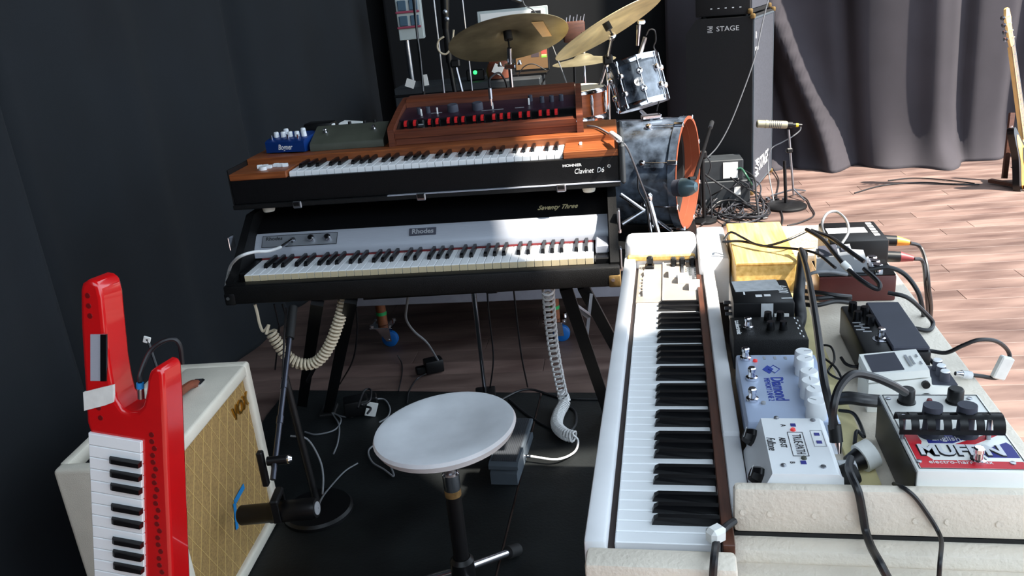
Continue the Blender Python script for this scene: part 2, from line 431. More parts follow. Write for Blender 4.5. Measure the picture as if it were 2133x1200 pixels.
def keyset(parent, fm, n, start, pitch, tag_):
    eu = fm.to_euler(); s = 'CDEFGAB'.index(start)
    for i in range(n):
        inst(KM[tag_][0], 'white_key', parent, fm @ V((i*pitch, 0, 0)), eu)
        nm = 'CDEFGAB'[(s+i) % 7]
        if nm in 'CDFGA' and i < n-1:
            off = {'C': -.0022, 'D': .0022, 'F': -.003, 'G': 0, 'A': .003}[nm]
            inst(KM[tag_][1], 'black_key', parent, fm @ V(((i+1)*pitch+off, 0, 0)), eu)
key_meshes('rh', .0235, .150, .095, .0115, .0125, ('key_white', 'key_front', 'key_black'))
key_meshes('cl', .0236, .135, .088, .0115, .0115, ('key_white', 'key_white', 'key_black'))
key_meshes('kb', .0235, .134, .088, .0120, .0115, ('key_white', 'key_white', 'key_black'))

# --- electric piano
RH = M.Translation((-.7702, 2.3236, 0)) @ M.Rotation(rad(-7.67), 4, 'Z')
rh = thing('electric_piano', 'black electric piano with long silver name rail below the wood topped clavichord', 'piano', mtx=RH)
ZK = .7285
MB().span((-.05, -.045, .655), (1.08, -.006, .712), .006, 2).build('front_rail', 'black_tolex', rh)
MB().span((-.05, -.006, .655), (1.08, .56, .700)).build('base', 'black_tolex', rh)
side = [(-.02, .70), (-.02, .718), (.03, .735), (.07, .768), (.20, .858), (.56, .858), (.56, .70)]
for x in (-.05, 1.055): MB().prism(side, x, x+.025, YZX).build('side_panel', 'black_tolex', rh)
keyset(rh, M.Translation((0, 0, ZK)), 43, 'E', .0235, 'rh')
MB().span((-.025, .02, .70), (-.002, .150, .728), .003).build('cheek_block', 'black_plastic', rh)
ck = MB().span((1.0125, .008, .70), (1.054, .150, .722), .003).build('cheek_block', 'black_plastic', rh)
MB().span((1.016, .045, .7222), (1.052, .135, .748), .004).build('cheek_cap', 'alu', ck)
MB().span((0, .1385, .7287), (1.0105, .1455, .7325)).build('felt_strip', 'red_dark', rh)
rail = [(.146, .733), (.1475, .748), (.153, .760), (.183, .792), (.195, .796), (.195, .73)]
MB().prism(rail, -.024, 1.052, YZX).build('name_rail', 'silver_rail', rh)
MB().prism([(.195, .70), (.195, .797), (.205, .803), (.285, .846), (.31, .855), (.56, .855), (.56, .70)], -.0245, 1.0545, YZX).build('harp_cover', 'black_vinyl', rh)
# name rail face frame: from (y .153,z .760) to (.183,.792)
def rf_(x, t): return V((x, .153+.030*t, .760+.032*t))
fn = frame(rf_(0, 0)+V((0, -.0012, .0012)), (1, 0, 0), (0, .030, .032))
LN = V((0, .030, .032)).length
def railm(x, t, lift=0): return M.Translation(V((0, -.0007, .0007))*lift) @ M.Translation(V((x, 0, 0))) @ fn @ M.Translation((0, LN*t, 0))
pl_ = MB().box((.118, LN*.5, -.0004), (.237, LN*.86, .003), .001, mx=fn).build('control_plate', 'plate_grey', rh)
o_ = MB()
for (c, s_) in (((.118, LN*.94), (.237, .0012)), ((.118, LN*.06), (.237, .0012)), ((.0, LN*.5), (.0012, LN*.88)), ((.237, LN*.5), (.0012, LN*.88))): o_.box((c[0], c[1], .0012), (s_[0], s_[1], .0008), mx=fn)
o_.build('plate_outline', 'print_black', pl_)
text('Rhodes', .016, 'print_black', pl_, fn @ M.Translation((.010, LN*.70, .0014)), bold=.0004, xs=1.1)
for x in (.157, .209):
    k = MB().lathe([(.011, 0), (.0105, .012), (.009, .014), (0, .014)], 20, fn @ M.Translation((x, LN*.52, .001))).build('knob', 'chrome', rh)
    MB().lathe([(.0075, 0), (.006, .0012), (0, .0012)], 16, fn @ M.Translation((x, LN*.52, .0152))).build('knob_cap', 'black_gloss', k)
MB().lathe([(.009, 0), (.009, .004), (.006, .004), (.006, .008), (0, .008)], 14, fn @ M.Translation((.098, LN*.5, .001))).build('jack_socket', 'steel', rh)
bd = MB().box((.502, LN*.62, .0005), (.082, LN*.55, .003), .001, mx=fn).build('badge', 'slate', rh)
text('Rhodes', .021, 'print_grey', bd, fn @ M.Translation((.502, LN*.62, .0022)), bold=.0006, align='CENTER', xs=1.05)
hc = frame(V((.845, .228, .8165)), (1, 0, 0), (0, .08, .043))
text('Seventy Three', .026, 'print_gold', rh, hc, shear=.5, ext=.0008, xs=.78, bold=.0002)
for x0, m_ in ((1.048, 'old_brass'), (-.052, 'black_metal')):
    c = MB().span((x0, -.0475, .653), (x0+.034, .01, .690), .006, 2)
    c.build('corner_protector', m_, rh)
    MB().cyl((x0+.013, -.047, .676), (x0+.013, -.0495, .676), .005, n=10).build('screw', 'steel', rh)
for z, y in ((.80, .10), (.70, .06)):
    l = MB().span((1.0795, y, z-.03), (1.088, y+.03, z+.03), .003).build('latch', 'steel', rh)
    MB().cyl((1.084, y+.015, z-.04), (1.084, y+.015, z-.03), .006, n=10).build('latch_hook', 'chrome', l)
MB().span((-.0795+.028, .05, .79), (-.049, .09, .83), .002).build('latch', 'chrome', rh)
for x in (.70, .29): MB().span((x, .0, .635), (x+.035, .04, .656), .003).build('leg_flange', 'black_metal', rh)

# stand
kstd = thing('keyboard_stand', 'black steel stand with splayed legs under the electric piano', 'stand', loc=RH @ V((.5, .25, 0)))
def leg(p0, p1, w_=.036, t_=.02, name='leg', m_='black_metal'):
    MB().bar(p0, p1, w_, t_, up=(0, 1, .3)).build(name, m_, kstd, world=True)
lr0, lr1 = atz(1180, 606, .645), atz(1274, 880, .012)
leg(lr0+V((0, .03, 0)), lr1)
lq0, lq1 = RH @ V((1.0, .30, .655)), RH @ V((1.16, .62, .002))
leg(at(1214, 596, 2.42), at(1318, 790, 2.62))
ll0, ll1 = atz(728, 634, .648), atz(684, 858, .012)
leg(ll0+V((0, .03, 0)), ll1)
leg(atz(657, 638, .648)+V((0, .03, 0)), atz(630, 842, .05))
leg(at(1187, 630, 2.28), at(1226, 658, 2.38), .014, .014, 'brace', 'steel')
leg(at(1231, 612, 2.42), at(1221, 706, 2.36), .010, .010, 'brace', 'steel')
leg(at(722, 640, 2.40), at(640, 795, 2.45), .010, .010, 'brace', 'black_metal')
leg(lr0+V((-.03, .06, .004)), ll0+V((.03, .06, .004)), .03, .012, 'crossbar')
for p in (lr1, ll1): MB().box(p+V((0, .01, -.001)), (.06, .09, .016), .004).build('foot', 'rubber', kstd, world=True)

# sustain pedal and rod
sp0, sp1 = atz(986, 606, .64), atz(1011, 822, .03)
sp = thing('sustain_pedal', 'sustain pedal with tall chrome push rod under the electric piano', 'pedal', loc=(sp1.x, sp1.y, .012))
MB().cyl(sp0, sp1, .0075, n=12).build('push_rod', 'chrome', sp, world=True)
MB().box((0, -.02, .012), (.075, .16, .022), .005, 2).build('base', 'black_metal', sp)
MB().box((0, -.10, .030), (.05, .10, .010), .003, rot=M.Rotation(rad(8), 3, 'X')).build('foot_plate', 'steel', sp)

# --- clavinet
CL = M.Translation((-.6367, 2.5156, 0)) @ M.Rotation(rad(-7.75), 4, 'Z')
cl = thing('electric_clavichord', 'wood topped electric clavichord with black front stacked on the electric piano', 'keyboard', mtx=CL)
ZC = .981
MB().span((-.183, -.016, .893), (.985, .012, .966), .002).build('front_panel', 'black_vinyl', cl)
MB().span((-.185, -.028, .879), (.988, .40, .8935), .002).build('bottom_tray', 'black_tolex', cl)
MB().span((.30, -.0288, .8925), (.988, -.016, .8945)).build('edge_strip', 'alu', cl)
for x in (-.187, .985): MB().span((x, -.016, .893), (x+.004, .40, 1.0)).build('end_panel', 'black_tolex', cl)
MB().span((.9885, -.03, .885), (1.004, .40, 1.0), .006).build('lid_flange', 'grey_box', cl)
keyset(cl, M.Translation((0, 0, ZC)), 35, 'F', .0236, 'cl')
MB().span((-.183, -.016, .966), (-.004, .128, .986), .0015).build('left_block', 'wood_teak', cl)
MB().span((.8285, -.016, .966), (.985, .128, .986), .0015).build('right_block', 'wood_teak', cl)
MB().span((-.183, .1285, .893), (.985, .40, 1.004), .0015).build('top_board', 'wood_teak', cl)
MB().span((-.004, .012, .893), (.8285, .128, .958)).build('key_bed', 'black_plastic', cl)
sw = MB().prism([(-.008, 0), (.008, 0), (.006, .009), (0, .004), (-.006, .009)], -.008, .008, YZX).mesh('rocker_switch', 'white_plastic')
for i, (x, y, r_) in enumerate(((-.115, .064, .3), (-.098, .066, 0), (-.081, .052, 0), (-.066, .072, 0), (-.049, .066, 0), (-.032, .062, .2))):
    inst(sw, 'rocker_switch', cl, (x, y, .986), (0, 0, r_))
MB().cyl((-.091, .028, .986), (-.091, .028, .996), .012, n=18).build('volume_knob', 'white_plastic', cl)
MB().span((.872, .075, .986), (.880, .10, .992), .001).build('slider_cap', 'tab_white', cl)
for x in (.402, .817, .02):
    k = MB().span((x-.014, -.034, .874), (x+.014, -.027, .896), .003).build('clasp', 'steel', cl)
    MB().span((x-.010, -.0365, .882), (x+.010, -.033, .894), .002).build('clasp_plate', 'black_metal', k)
for x in (-.093, .895):
    for y in (.02, .36): MB().lathe([(.017, .8585), (.019, .864), (.019, .879)], 18, M.Translation((x, y, 0))).build('foot', 'cream_vinyl', cl)
ff = frame(V((0, -.0163, 0)), (1, 0, 0), (0, 0, 1))
text('HOHNER', .0105, 'print_white', cl, ff @ M.Translation((.824, .9465, 0)), xs=1.25, bold=.0003)
text('Clavinet  D6', .021, 'print_white', cl, ff @ M.Translation((.856, .928, 0)), shear=.25, xs=.80)
text('R', .0045, 'print_white', cl, ff @ M.Translation((.9575, .938, 0)), align='CENTER')
MB().tube([ff @ V((.9575+.0042*math.cos(a*.3), .938+.0042*math.sin(a*.3), 0)) for a in range(22)], .0005, 5).build('lettering', 'print_white', cl)

# --- wood cased string synthesizer on the clavinet
s0, s1 = atz(811, 306, 1.0045), atz(1216, 275, 1.0045)
sw_ = (s1-s0).length; syaw = math.atan2(s1.y-s0.y, s1.x-s0.x)
ss = thing('synthesizer', 'wooden desk synthesizer with purple panel and red tabs on the electric clavichord', 'synthesizer', loc=(s0.x, s0.y, 1.0042), rotz=syaw)
cheek = [(0, 0), (0, .052), (.012, .059), (.19, .096), (.30, .112), (.335, .110), (.335, 0)]
for x in (0, sw_-.02): MB().prism(cheek, x, x+.02, YZX).build('side_cheek', 'wood_red', ss)
MB().span((.02, .012, 0), (sw_-.02, .03, .022), .001).build('plinth', 'wood_red', ss)
MB().prism([(.006, .022), (.002, .043), (.03, .047), (.034, .022)], .021, sw_-.021, YZX).build('front_lip', 'wood_red', ss)
MB().prism([(.03, .02), (.03, .046), (.045, .048), (.10, .064), (.10, .02)], .021, sw_-.021, YZX).build('tab_rail', 'black_gloss', ss)
MB().prism([(.10, .02), (.10, .068), (.24, .086), (.24, .02)], .021, sw_-.021, YZX).build('control_panel', 'purple_panel', ss)
MB().prism([(.24, .02), (.24, .102), (.255, .112), (.30, .115), (.33, .115), (.33, .0), (.3, 0)], .021, sw_-.021, YZX).build('back_rail', 'wood_red', ss)
fr = [(x-185)/1375 for x in (253, 325, 440, 500, 587, 645, 700, 788, 848, 938, 995, 1053, 1140, 1203, 1292, 1352, 1412)]
tabm = MB().prism([(-.014, -.006), (-.016, .010), (-.006, .013), (.012, .010), (.012, -.006)], -.0068, .0068, YZX).mesh('tab_switch', 'black_plastic')
redm = MB().prism([(-.0168, .002), (-.0165, .0105), (-.006, .0140), (.006, .0125), (.006, .011), (-.006, .0122), (-.0155, .009)], -.0046, .0046, YZX).mesh('tab_cap', 'red_plastic')
tilt = math.atan2(.016, .055)
for f in fr:
    o = inst(tabm, 'tab_switch', ss, (.021+f*(sw_-.042), .066, .0545), (tilt, 0, 0)); inst(redm, 'tab_cap', o)
ptilt = math.atan2(.018, .14)
def onp(f, y): return V((.021+f*(sw_-.042), y, .068+.018*(y-.10)/.14))
kb_ = MB().lathe([(.0185, 0), (.0175, .020), (.016, .023), (0, .023)], 22).mesh('big_knob', 'slate')
kb2 = MB().lathe([(.0075, 0), (.007, .020), (0, .020)], 14).mesh('small_knob', 'slate')
for x in (597, 793): inst(kb_, 'big_knob', ss, onp((x-185)/1375, .15), (ptilt, 0, 0))
for x, y in ((327, .15), (397, .155), (1205, .20), (1300, .17), (1375, .172), (1450, .175)): inst(kb2, 'small_knob', ss, onp((x-185)/1375, y), (ptilt, 0, 0))
slm = MB().box((0, 0, .011), (.005, .003, .022), .0006).mesh('slider', 'tab_white')
for x, y in ((355, .125), (480, .13), (915, .14), (1198, .155)): inst(slm, 'slider', ss, onp((x-185)/1375, y), (ptilt, 0, 0))
for a, b, y in ((420, 510, .145), (830, 1000, .128), (1090, 1160, .13)):
    MB().box(onp(((a+b)/2-185)/1375, y)+V((0, 0, .0006)), ((b-a)/1375*(sw_-.04), .002, .001), rot=M.Rotation(ptilt, 3, 'X')).build('panel_marking', 'print_grey', ss)
MB().box(V((.021+.135*(sw_-.042), .058, .0535)), (.016, .004, .002), rot=M.Rotation(tilt, 3, 'X')).build('nameplate', 'print_grey', ss)

# --- things left of the synthesizer
def on_top(px, py): return atz(px, py, 1.004)
b0, b1 = on_top(556, 321), on_top(636, 318); bw = (b1-b0).length
bo = thing('overdrive_pedal', 'blue metal effects pedal with white knobs on the electric clavichord', 'effects pedal', loc=b0+V((0, 0, .0005)), rotz=math.atan2(b1.y-b0.y, b1.x-b0.x))
MB().prism([(0, .003), (0, .036), (.012, .042), (.105, .052), (.105, .003)], 0, bw, YZX).build('housing', 'bog_blue', bo)
for x in (.01, bw-.01):
    for y in (.012, .092): MB().cyl((x, y, 0), (x, y, .003), .006, n=10).build('rubber_foot', 'rubber', bo)
text('Bogner', .024, 'print_white', bo, frame(V((bw*.5, -.0004, .019)), (1, 0, 0), (0, 0, 1)), shear=.3, align='CENTER', xs=.72, bold=.0004)
pk = MB().lathe([(.0088, 0), (.008, .015), (.006, .017), (0, .017)], 16).mesh('knob', 'white_plastic')
for i in range(5): inst(pk, 'knob', bo, (bw*(.14+.18*i), .045, .045))
for i in range(2): inst(pk, 'knob', bo, (bw*(.25+.45*i), .082, .049))
for x in (.12, .55, .8):
    MB().cyl((bw*x, .018, .042), (bw*x, .018, .056), .003, n=8).build('toggle', 'chrome', bo)
g0, g1 = on_top(647, 316), on_top(800, 305); gw = (g1-g0).length
gp = thing('footswitch_box', 'olive grey sloped footswitch box with two metal switches', 'effects pedal', loc=g0+V((0, 0, .0005)), rotz=math.atan2(g1.y-g0.y, g1.x-g0.x))
MB().prism([(0, 0), (0, .018), (.004, .024), (.10, .062), (.115, .062), (.125, .05), (.125, 0)], 0, gw, YZX).build('housing', 'olive', gp)
for x in (.16, .83):
    p = V((gw*x, .062, .0475)); q = M.Rotation(rad(21), 4, 'X')
    s_ = MB().lathe([(.008, 0), (.008, .003), (.004, .003), (.004, .010), (.006, .011), (.005, .014), (0, .014)], 12, M.Translation(p) @ q).build('footswitch', 'chrome', gp)
for x in (.45, .66, .8):
    MB().lathe([(.006, 0), (.0055, .010), (0, .010)], 12, M.Translation((gw*x, .108, .061))).build('knob', 'black_plastic', gp)
pa = at(655, 258, 2.86); pa.z = 1.0045
ad = thing('power_adapter', 'black power adapter lying behind the blue pedal', 'adapter', loc=pa, rotz=rad(-12))
MB().box((.02, 0, .045), (.10, .06, .05), .008, 2).build('housing', 'black_plastic', ad)
MB().box((.02, 0, .012), (.14, .08, .024), .006).build('base', 'black_plastic', ad)
MB().box((.074, -.018, .05), (.006, .022, .03), .002).build('sticker', 'tab_white', ad)
wb = at(727, 259, 2.84); wb.z = 1.0045
wbx = thing('junction_box', 'small box with white lid behind the olive footswitch box', 'box', loc=wb, rotz=rad(-10))
MB().box((0, .03, .024), (.085, .07, .048), .003).build('housing', 'maroon', wbx)
MB().box((0, .03, .053), (.075, .06, .010), .003, rot=M.Rotation(rad(6), 3, 'Y')).build('lid', 'tab_white', wbx)

# ------------------------------------------------------------ white keyboard and pedals
KBM = M.Translation((.2727, 1.736, 0)) @ M.Rotation(rad(-101.63), 4, 'Z'); KBI = KBM.inverted()
def kz(px, py, z): return KBI @ atz(px, py, z)
def ka(px, py, a):
    n = KBM.to_3x3() @ V((1, 0, 0)); p0 = KBM @ V((a, 0, 0)); d = ray(px, py); return CAMP + d*((p0-CAMP).dot(n)/d.dot(n))
KZ = .7614; ZT = .64; ZB = .766
tb = thing('equipment_table', 'low black table carrying the white keyboard and the pedals', 'table', mtx=KBM)
MB().span((-.42, -.03, ZT-.03), (.93, .60, ZT-.001), .003).build('tabletop', 'black_plastic', tb)
for a in (-.36, .86):
    for b in (.04, .54): MB().span((a-.018, b-.018, .012), (a+.018, b+.018, ZT-.03), .002).build('leg', 'black_metal', tb)
kb = thing('keyboard', 'white sixty one key electronic keyboard with brown wooden trim', 'keyboard', mtx=KBM)
MB().span((-.30, -.034, ZT), (.865, .150, .735)).build('body', 'kb_white', kb)
MB().span((-.315, -.038, ZT+.002), (.868, -.010, .778), .004, 2).build('side_rail', 'kb_white', kb)
MB().span((-.26, -.010, .735), (.862, -.002, .752)).build('trim_strip', 'dark_trim', kb)
MB().span((-.005, -.002, .735), (.862, .1345, .741)).build('key_bed', 'black_plastic', kb)
MB().span((.8475, -.002, .741), (.862, .1345, .752)).build('end_strip', 'wood_brown', kb)
MB().span((-.262, .1350, .735), (.862, .150, .774), .001).build('trim_strip', 'wood_brown', kb)
MB().span((-.30, .1502, ZT), (.60, .176, .784), .004, 2).build('back_rail', 'kb_white', kb)
MB().span((.60, .1502, ZT), (.786, .176, .778), .004, 2).build('back_rail', 'kb_white', kb)
keyset(kb, M.Translation((0, 0, KZ)), 36, 'C', .0235, 'kb')
MB().span((-.262, -.002, .735), (-.003, .058, .762), .001).build('control_panel', 'kb_panel', kb)
MB().span((-.258, .059, .735), (-.003, .1348, .766), .001).build('control_panel', 'kb_panel', kb)
MB().span((-.262, .057, .7625), (-.003, .059, .7675)).build('panel_seam', 'kb_label', kb)
MB().span((-.352, -.036, .70), (-.268, .140, .822), .016, 3).build('end_block', 'kb_white', kb)
MB().span((-.270, -.030, .772), (-.258, .136, .786), .003).build('end_block_trim', 'wood_yellow', kb)
MB().span((-.40, .142, .70), (-.14, .212, .815), .008, 2).build('corner_block', 'kb_white', kb)
# left plate: lever, white rockers, buttons
lv = MB().span((-.244, .014, .762), (-.214, .036, .773), .003); lv.span((-.238, .018, .773), (-.222, .034, .794), .004)
lv.build('lever', 'black_plastic', kb)
rk = MB().prism([(-.018, 0), (-.018, .008), (0, .013), (.018, .008), (.018, 0)], -.013, .013, XZY).mesh('rocker_switch', 'white_plastic')
for a in (-.182, -.055): inst(rk, 'rocker_switch', kb, (a, .026, .762), None)
bt = MB().box((0, 0, .004), (.012, .030, .008), .0015).mesh('button', 'kb_label')
for i in range(4): inst(bt, 'button', kb, (-.145+i*.020, .026, .762))
lb = MB().box((0, 0, .0003), (.012, .004, .0006)).mesh('panel_label', 'kb_label')
for i in range(7): inst(lb, 'panel_label', kb, (-.235+i*.032, .005, .7622))
for i in range(5): inst(lb, 'panel_label', kb, (-.25+i*.006, .068, .7662), (0, 0, 1.57))
# right plate: three staggered drawbars, rows of small buttons
for i, (b, a) in enumerate(((.083, -.160), (.104, -.118), (.128, -.072))):
    st = MB().span((-.248, b-.007, .766), (-.228, b+.007, .786), .003).build('drawbar_stop', 'black_plastic', kb)
    MB().span((-.236, b-.003, .767), (a-.02, b+.003, .771)).build('drawbar_slide', 'steel', st)
    h = MB().prism([(-.030, .0), (-.030, .008), (-.004, .020), (.012, .020), (.014, .0)], -.012, .012, XZY)
    inst(h.mesh('drawbar_handle', 'white_plastic'), 'drawbar_handle', kb, (a, b, .7665))
sb = MB().box((0, 0, .002), (.005, .0075, .004), .0008).mesh('small_button', 'kb_label')
for i in range(7):
    for j in range(4): inst(sb, 'small_button', kb, (-.205+i*.0145, .1165+j*.0085, .7662))

# foam
def foam(a, b, label, m_='foam', bev=.006):
    c = (V(a)+V(b))/2; o = thing('foam_block', label, 'foam', mtx=KBM @ M.Translation((c.x, c.y, min(a[2], b[2]))), group='packing foam at the keyboard')
    h = (V(b)-V(a)); mb = MB().box((0, 0, h.z/2), h, bev, seg=2); mb.build('slab', m_, o); return o, h
f1, h1 = foam((.7885, .152, .753), (.807, .66, .820), 'tall white foam slab with dents in front of the small pedals')
MB().box((-.001, 0, -.003), (.0165, .505, .0058)).build('gap_shade_strip', 'rubber', f1)  # dark strip standing in for the shaded gap under the slab
dm = MB().lathe([(.0045, .0012), (.003, .0004), (0, .0)], 10).mesh('dent', 'foam')
for px, py in ((1548, 1067), (1605, 1070), (1698, 1074), (1770, 1077), (1908, 1085), (1975, 1087), (2082, 1092)):
    p = MW[f1].inverted() @ ka(px, py, .8072); inst(dm, 'dent', f1, p, (0, rad(90), 0))
f2, h2 = foam((.7885, .148, ZT), (.834, .66, .7468), 'lower white foam slab below the tall dented slab')
f3, h3 = foam((.8345, .152, ZT), (.878, .66, .731), 'long rough foam plank lying below both foam slabs')
f4, h4 = foam((.869, -.034, ZT), (.907, .150, .772), 'short foam bar closing the end of the white keyboard')
bo_, hb_ = foam((-.40, .214, ZT), (.788, .575, ZB), 'broad white foam board carrying all the pedals', bev=.004)
foam((-.02, .318, ZB+.0005), (.77, .352, ZB+.010), 'yellowed foam strip between the two rows of pedals', 'foam_yellow', .003)
foam((-.392, .325, ZB+.0005), (-.335, .54, ZB+.045), 'narrow white foam bar at the wooden box end of the pedal board', 'foam', .004)

def pedal(name, label, a, b, rot=0, cat='effects pedal'):
    return thing(name, label, cat, mtx=KBM @ M.Translation((a, b, ZB+.0005)) @ M.Rotation(rad(rot), 4, 'Z'))
def kl(px, py, z, a, b):                                              # pixel on plane z -> pedal-local x, y
    p = kz(px, py, z); return p.x-a, p.y-b
FS = MB().lathe([(.0095, 0), (.0095, .004), (.006, .005), (.005, .013), (.0065, .014), (.0065, .019), (.005, .021), (0, .021)], 16).mesh('footswitch', 'chrome')
SCR = MB().lathe([(.004, 0), (.0035, .0018), (0, .0022)], 10).mesh('screw', 'steel')

# wooden box
o = pedal('wooden_box', 'yellow grained wooden box standing beside the keyboard panel', -.325, .216, cat='box')
MB().span((0, 0, 0), (.300, .126, .068), .002).build('carcass', 'wood_yellow', o)
MB().span((-.002, -.002, .068), (.304, .128, .0755), .002).build('lid', 'wood_yellow', o)
# black pedal with tape
o = pedal('tape_covered_pedal', 'black effects pedal with strips of clear tape on its top', .108, .192)
MB().span((0, 0, 0), (.125, .112, .082), .004, 2).build('housing', 'black_plastic', o)
MB().box((.035, .05, .0828), (.058, .088, .0016), .0006, rot=M.Rotation(rad(4), 3, 'Z')).build('tape', 'clear_tape', o)
MB().box((.1255, .062, .060), (.0014, .022, .040)).build('tape', 'clear_tape', o)
MB().box((.128, .088, .045), (.004, .026, .030)).build('tape', 'white_tape', o)
tf = M.Translation((0, 0, .0824)) @ M.Identity(4)
text('A600', .026, 'print_white', o, tf @ M.Translation((.055, .097, 0)), shear=.2, align='CENTER', xs=.8)
for x, y, w_, h_ in ((.075, .024, .016, .003), (.09, .05, .012, .012), (.088, .066, .010, .012), (.105, .10, .004, .02)): MB().box((x, y, .0824), (w_, h_, .0006)).build('printed_mark', 'print_white', o)
for i in range(3): MB().span((.03+i*.03, -.012, .045), (.036+i*.03, 0, .05)).build('jack_socket', 'steel', o)
# black tone pedal
A0, B0 = .247, .184; o = pedal('black_looper_pedal', 'black effects pedal with copper footswitch and white print', A0, B0)
MB().span((0, 0, 0), (.106, .128, .060), .004, 2).build('housing', 'black_tolex', o)
inst(FS, 'footswitch', o, (*kl(1558, 680, .83, A0, B0), .0605))
text('t.c.electronic', .012, 'print_white', o, M.Translation((.020, .012, .0606)), bold=.0003)
text('FLANGER', .008, 'print_white', o, M.Translation((.018, .034, .0606)), xs=.8)
for i in range(4): MB().lathe([(.0075, 0), (.0065, .016), (0, .016)], 14, M.Translation((.018+(i % 2)*.045, .068+(i//2)*.022, .0602))).build('knob', 'black_gloss', o)
for i in range(8): MB().box((.012+i*.012, .116+(i % 2)*.004, .0605), (.007, .002, .0005)).build('printed_mark', 'print_white', o)
# pale blue delay pedal
A0, B0 = .402, .184; o = pedal('delay_pedal', 'pale blue delay pedal with three footswitches and a row of white knobs', A0, B0)
MB().span((0, 0, 0), (.232, .130, .054), .004, 2).build('housing', 'dia_blue', o)
zt = ZB+.0545
for px, py in ((1553, 748), (1566, 790), (1567, 834)): inst(FS, 'footswitch', o, (*kl(px, py, zt, A0, B0), .0545))
for px, py, m_ in ((1573, 753, 'lamp_red'), (1590, 841, 'print_grey')):
    MB().lathe([(.004, 0), (.0035, .003), (0, .004)], 12, M.Translation((*kl(px, py, zt, A0, B0), .0542))).build('indicator_light', m_, o)
wk = MB().lathe([(.0150, 0), (.0150, .004), (.0138, .026), (.0125, .028), (0, .028)], 22); wk.slot(1).box((0, .006, .0282), (.0012, .011, .0006))
wkm = wk.mesh('knob', ['white_plastic', 'print_grey'])
for i, (px, py) in enumerate(((1674, 731), (1679, 746), (1685, 772), (1691, 792), (1698, 810), (1704, 834))):
    x, y = kl(px, py, zt+.028, A0, B0); inst(wkm, 'knob', o, (x, y-.002*(i % 2), .0542), (0, 0, .5*i))
lx, ly = kl(1607, 770, zt, A0, B0); D = .0155
def rh_(cx, cy, s): return [(cx-s, cy), (cx, cy-s*.62), (cx+s, cy), (cx, cy+s*.62)]
dq = MB().prism(rh_(lx, ly-.005, D), .0541, .0546); dq.build('emblem', 'print_blue', o)
MB().prism(rh_(lx, ly+.004, D), .0541, .05475).build('emblem', 'dia_blue', o)
r4 = rh_(lx, ly+.004, D*.92); MB().tube([V((*p, .0549)) for p in r4+[r4[0]]], .0009, 5).build('emblem', 'print_blue', o)
MB().prism(rh_(lx, ly-.001, D*.42), .0541, .0552).build('emblem', 'print_blue', o)
x0, y0 = kl(1616, 786, zt, A0, B0); text('Diamond', .027, 'print_blue', o, M.Translation((x0, y0, .0546)), xs=.80, bold=.0006)
x0, y0 = kl(1596, 788, zt, A0, B0); text('MEMORY LANE 2', .0125, 'print_blue', o, M.Translation((x0, y0, .0546)), xs=.82)
for i in range(3):
    x0, y0 = kl(1592+i*22, 746, zt, A0, B0); MB().box((x0, y0, .0543), (.010, .004, .0005)).build('printed_mark', 'print_grey', o)
# white switching box
A0, B0 = .640, .178; o = pedal('switching_box', 'white switching box with sloped front and black pointer knobs', A0, B0)
prof = [(0, 0), (0, .009), (.004, .016), (.024, .063), (.104, .063), (.110, .058), (.114, 0)]
MB().prism(prof, 0, .145, YZX).build('housing', 'white_plastic', o)
MB().prism([(-.001, 0), (-.001, .010), (.0235, .064), (.1045, .0645), (.111, .059), (.115, 0)], .1451, .1475, YZX).build('end_plate', 'white_plastic', o)
zt = ZB+.0635
for px, py in ((1617, 871), (1693, 876), (1632, 970), (1715, 973)): inst(SCR, 'screw', o, (*kl(px, py, zt, A0, B0), .063))
MB().lathe([(.004, 0), (.0035, .002), (0, .0022)], 10, M.Translation((.1476, .070, .028)) @ M.Rotation(rad(90), 4, 'Y')).build('screw', 'steel', o)
sl_ = M.Rotation(math.atan2(.047, .020), 4, 'X')
for x in (.010, .112):
    mk = M.Translation((x, .013, .036)) @ sl_
    k = MB().lathe([(.0135, 0), (.0135, .004), (.0125, .008), (.010, .014), (0, .014)], 8, mk).build('pointer_knob', 'black_gloss', o)
    MB().box((0, .004, .0142), (.0014, .015, .0006), mx=mk @ M.Rotation(.6, 4, 'Z')).build('pointer_line', 'print_white', k)
text('TRUE-PATH', .0165, 'print_black', o, M.Translation((.046, .066, .0634)), xs=.60)
bx = MB()
for c, s_ in (((.071, .0755), (.062, .0008)), ((.071, .0555), (.062, .0008)), ((.040, .0655), (.0008, .020)), ((.102, .0655), (.0008, .020))): bx.box((c[0], c[1], .0632), (s_[0], s_[1], .0006))
bx.build('printed_frame', 'print_black', o)
text('ABY-ST', .0115, 'print_black', o, M.Translation((.055, .046, .0634)), xs=.7, bold=.0002)
text('Fulltone', .0165, 'print_black', o, M.Translation((.055, .0305, .0634)), xs=.62, shear=.35)
for x, y in ((.020, .066), (.118, .066)):
    MB().box((x, y, .0633), (.008, .007, .0008)).build('printed_mark', 'print_navy', o)
text('A', .010, 'print_black', o, M.Translation((.018, .052, .0634))); text('B', .009, 'print_black', o, M.Translation((.116, .052, .0634)))
for x in (.045, .066): MB().box((x, .094, .0633), (.007, .007, .0008)).build('printed_mark', 'print_navy', o)
bx = MB()
for c, s_ in (((.056, .102), (.042, .0006)), ((.056, .0865), (.042, .0006)), ((.035, .094), (.0006, .016)), ((.077, .094), (.0006, .016))): bx.box((c[0], c[1], .0632), (s_[0], s_[1], .0006))
bx.build('printed_frame', 'print_grey', o)
MB().lathe([(.004, 0), (.003, .003), (0, .003)], 10, M.Translation((.034, .064, .063))).build('indicator_light', 'lamp_red', o)
MB().lathe([(.004, 0), (.003, .003), (0, .003)], 10, M.Translation((.108, .068, .063))).build('indicator_light', 'olive', o)

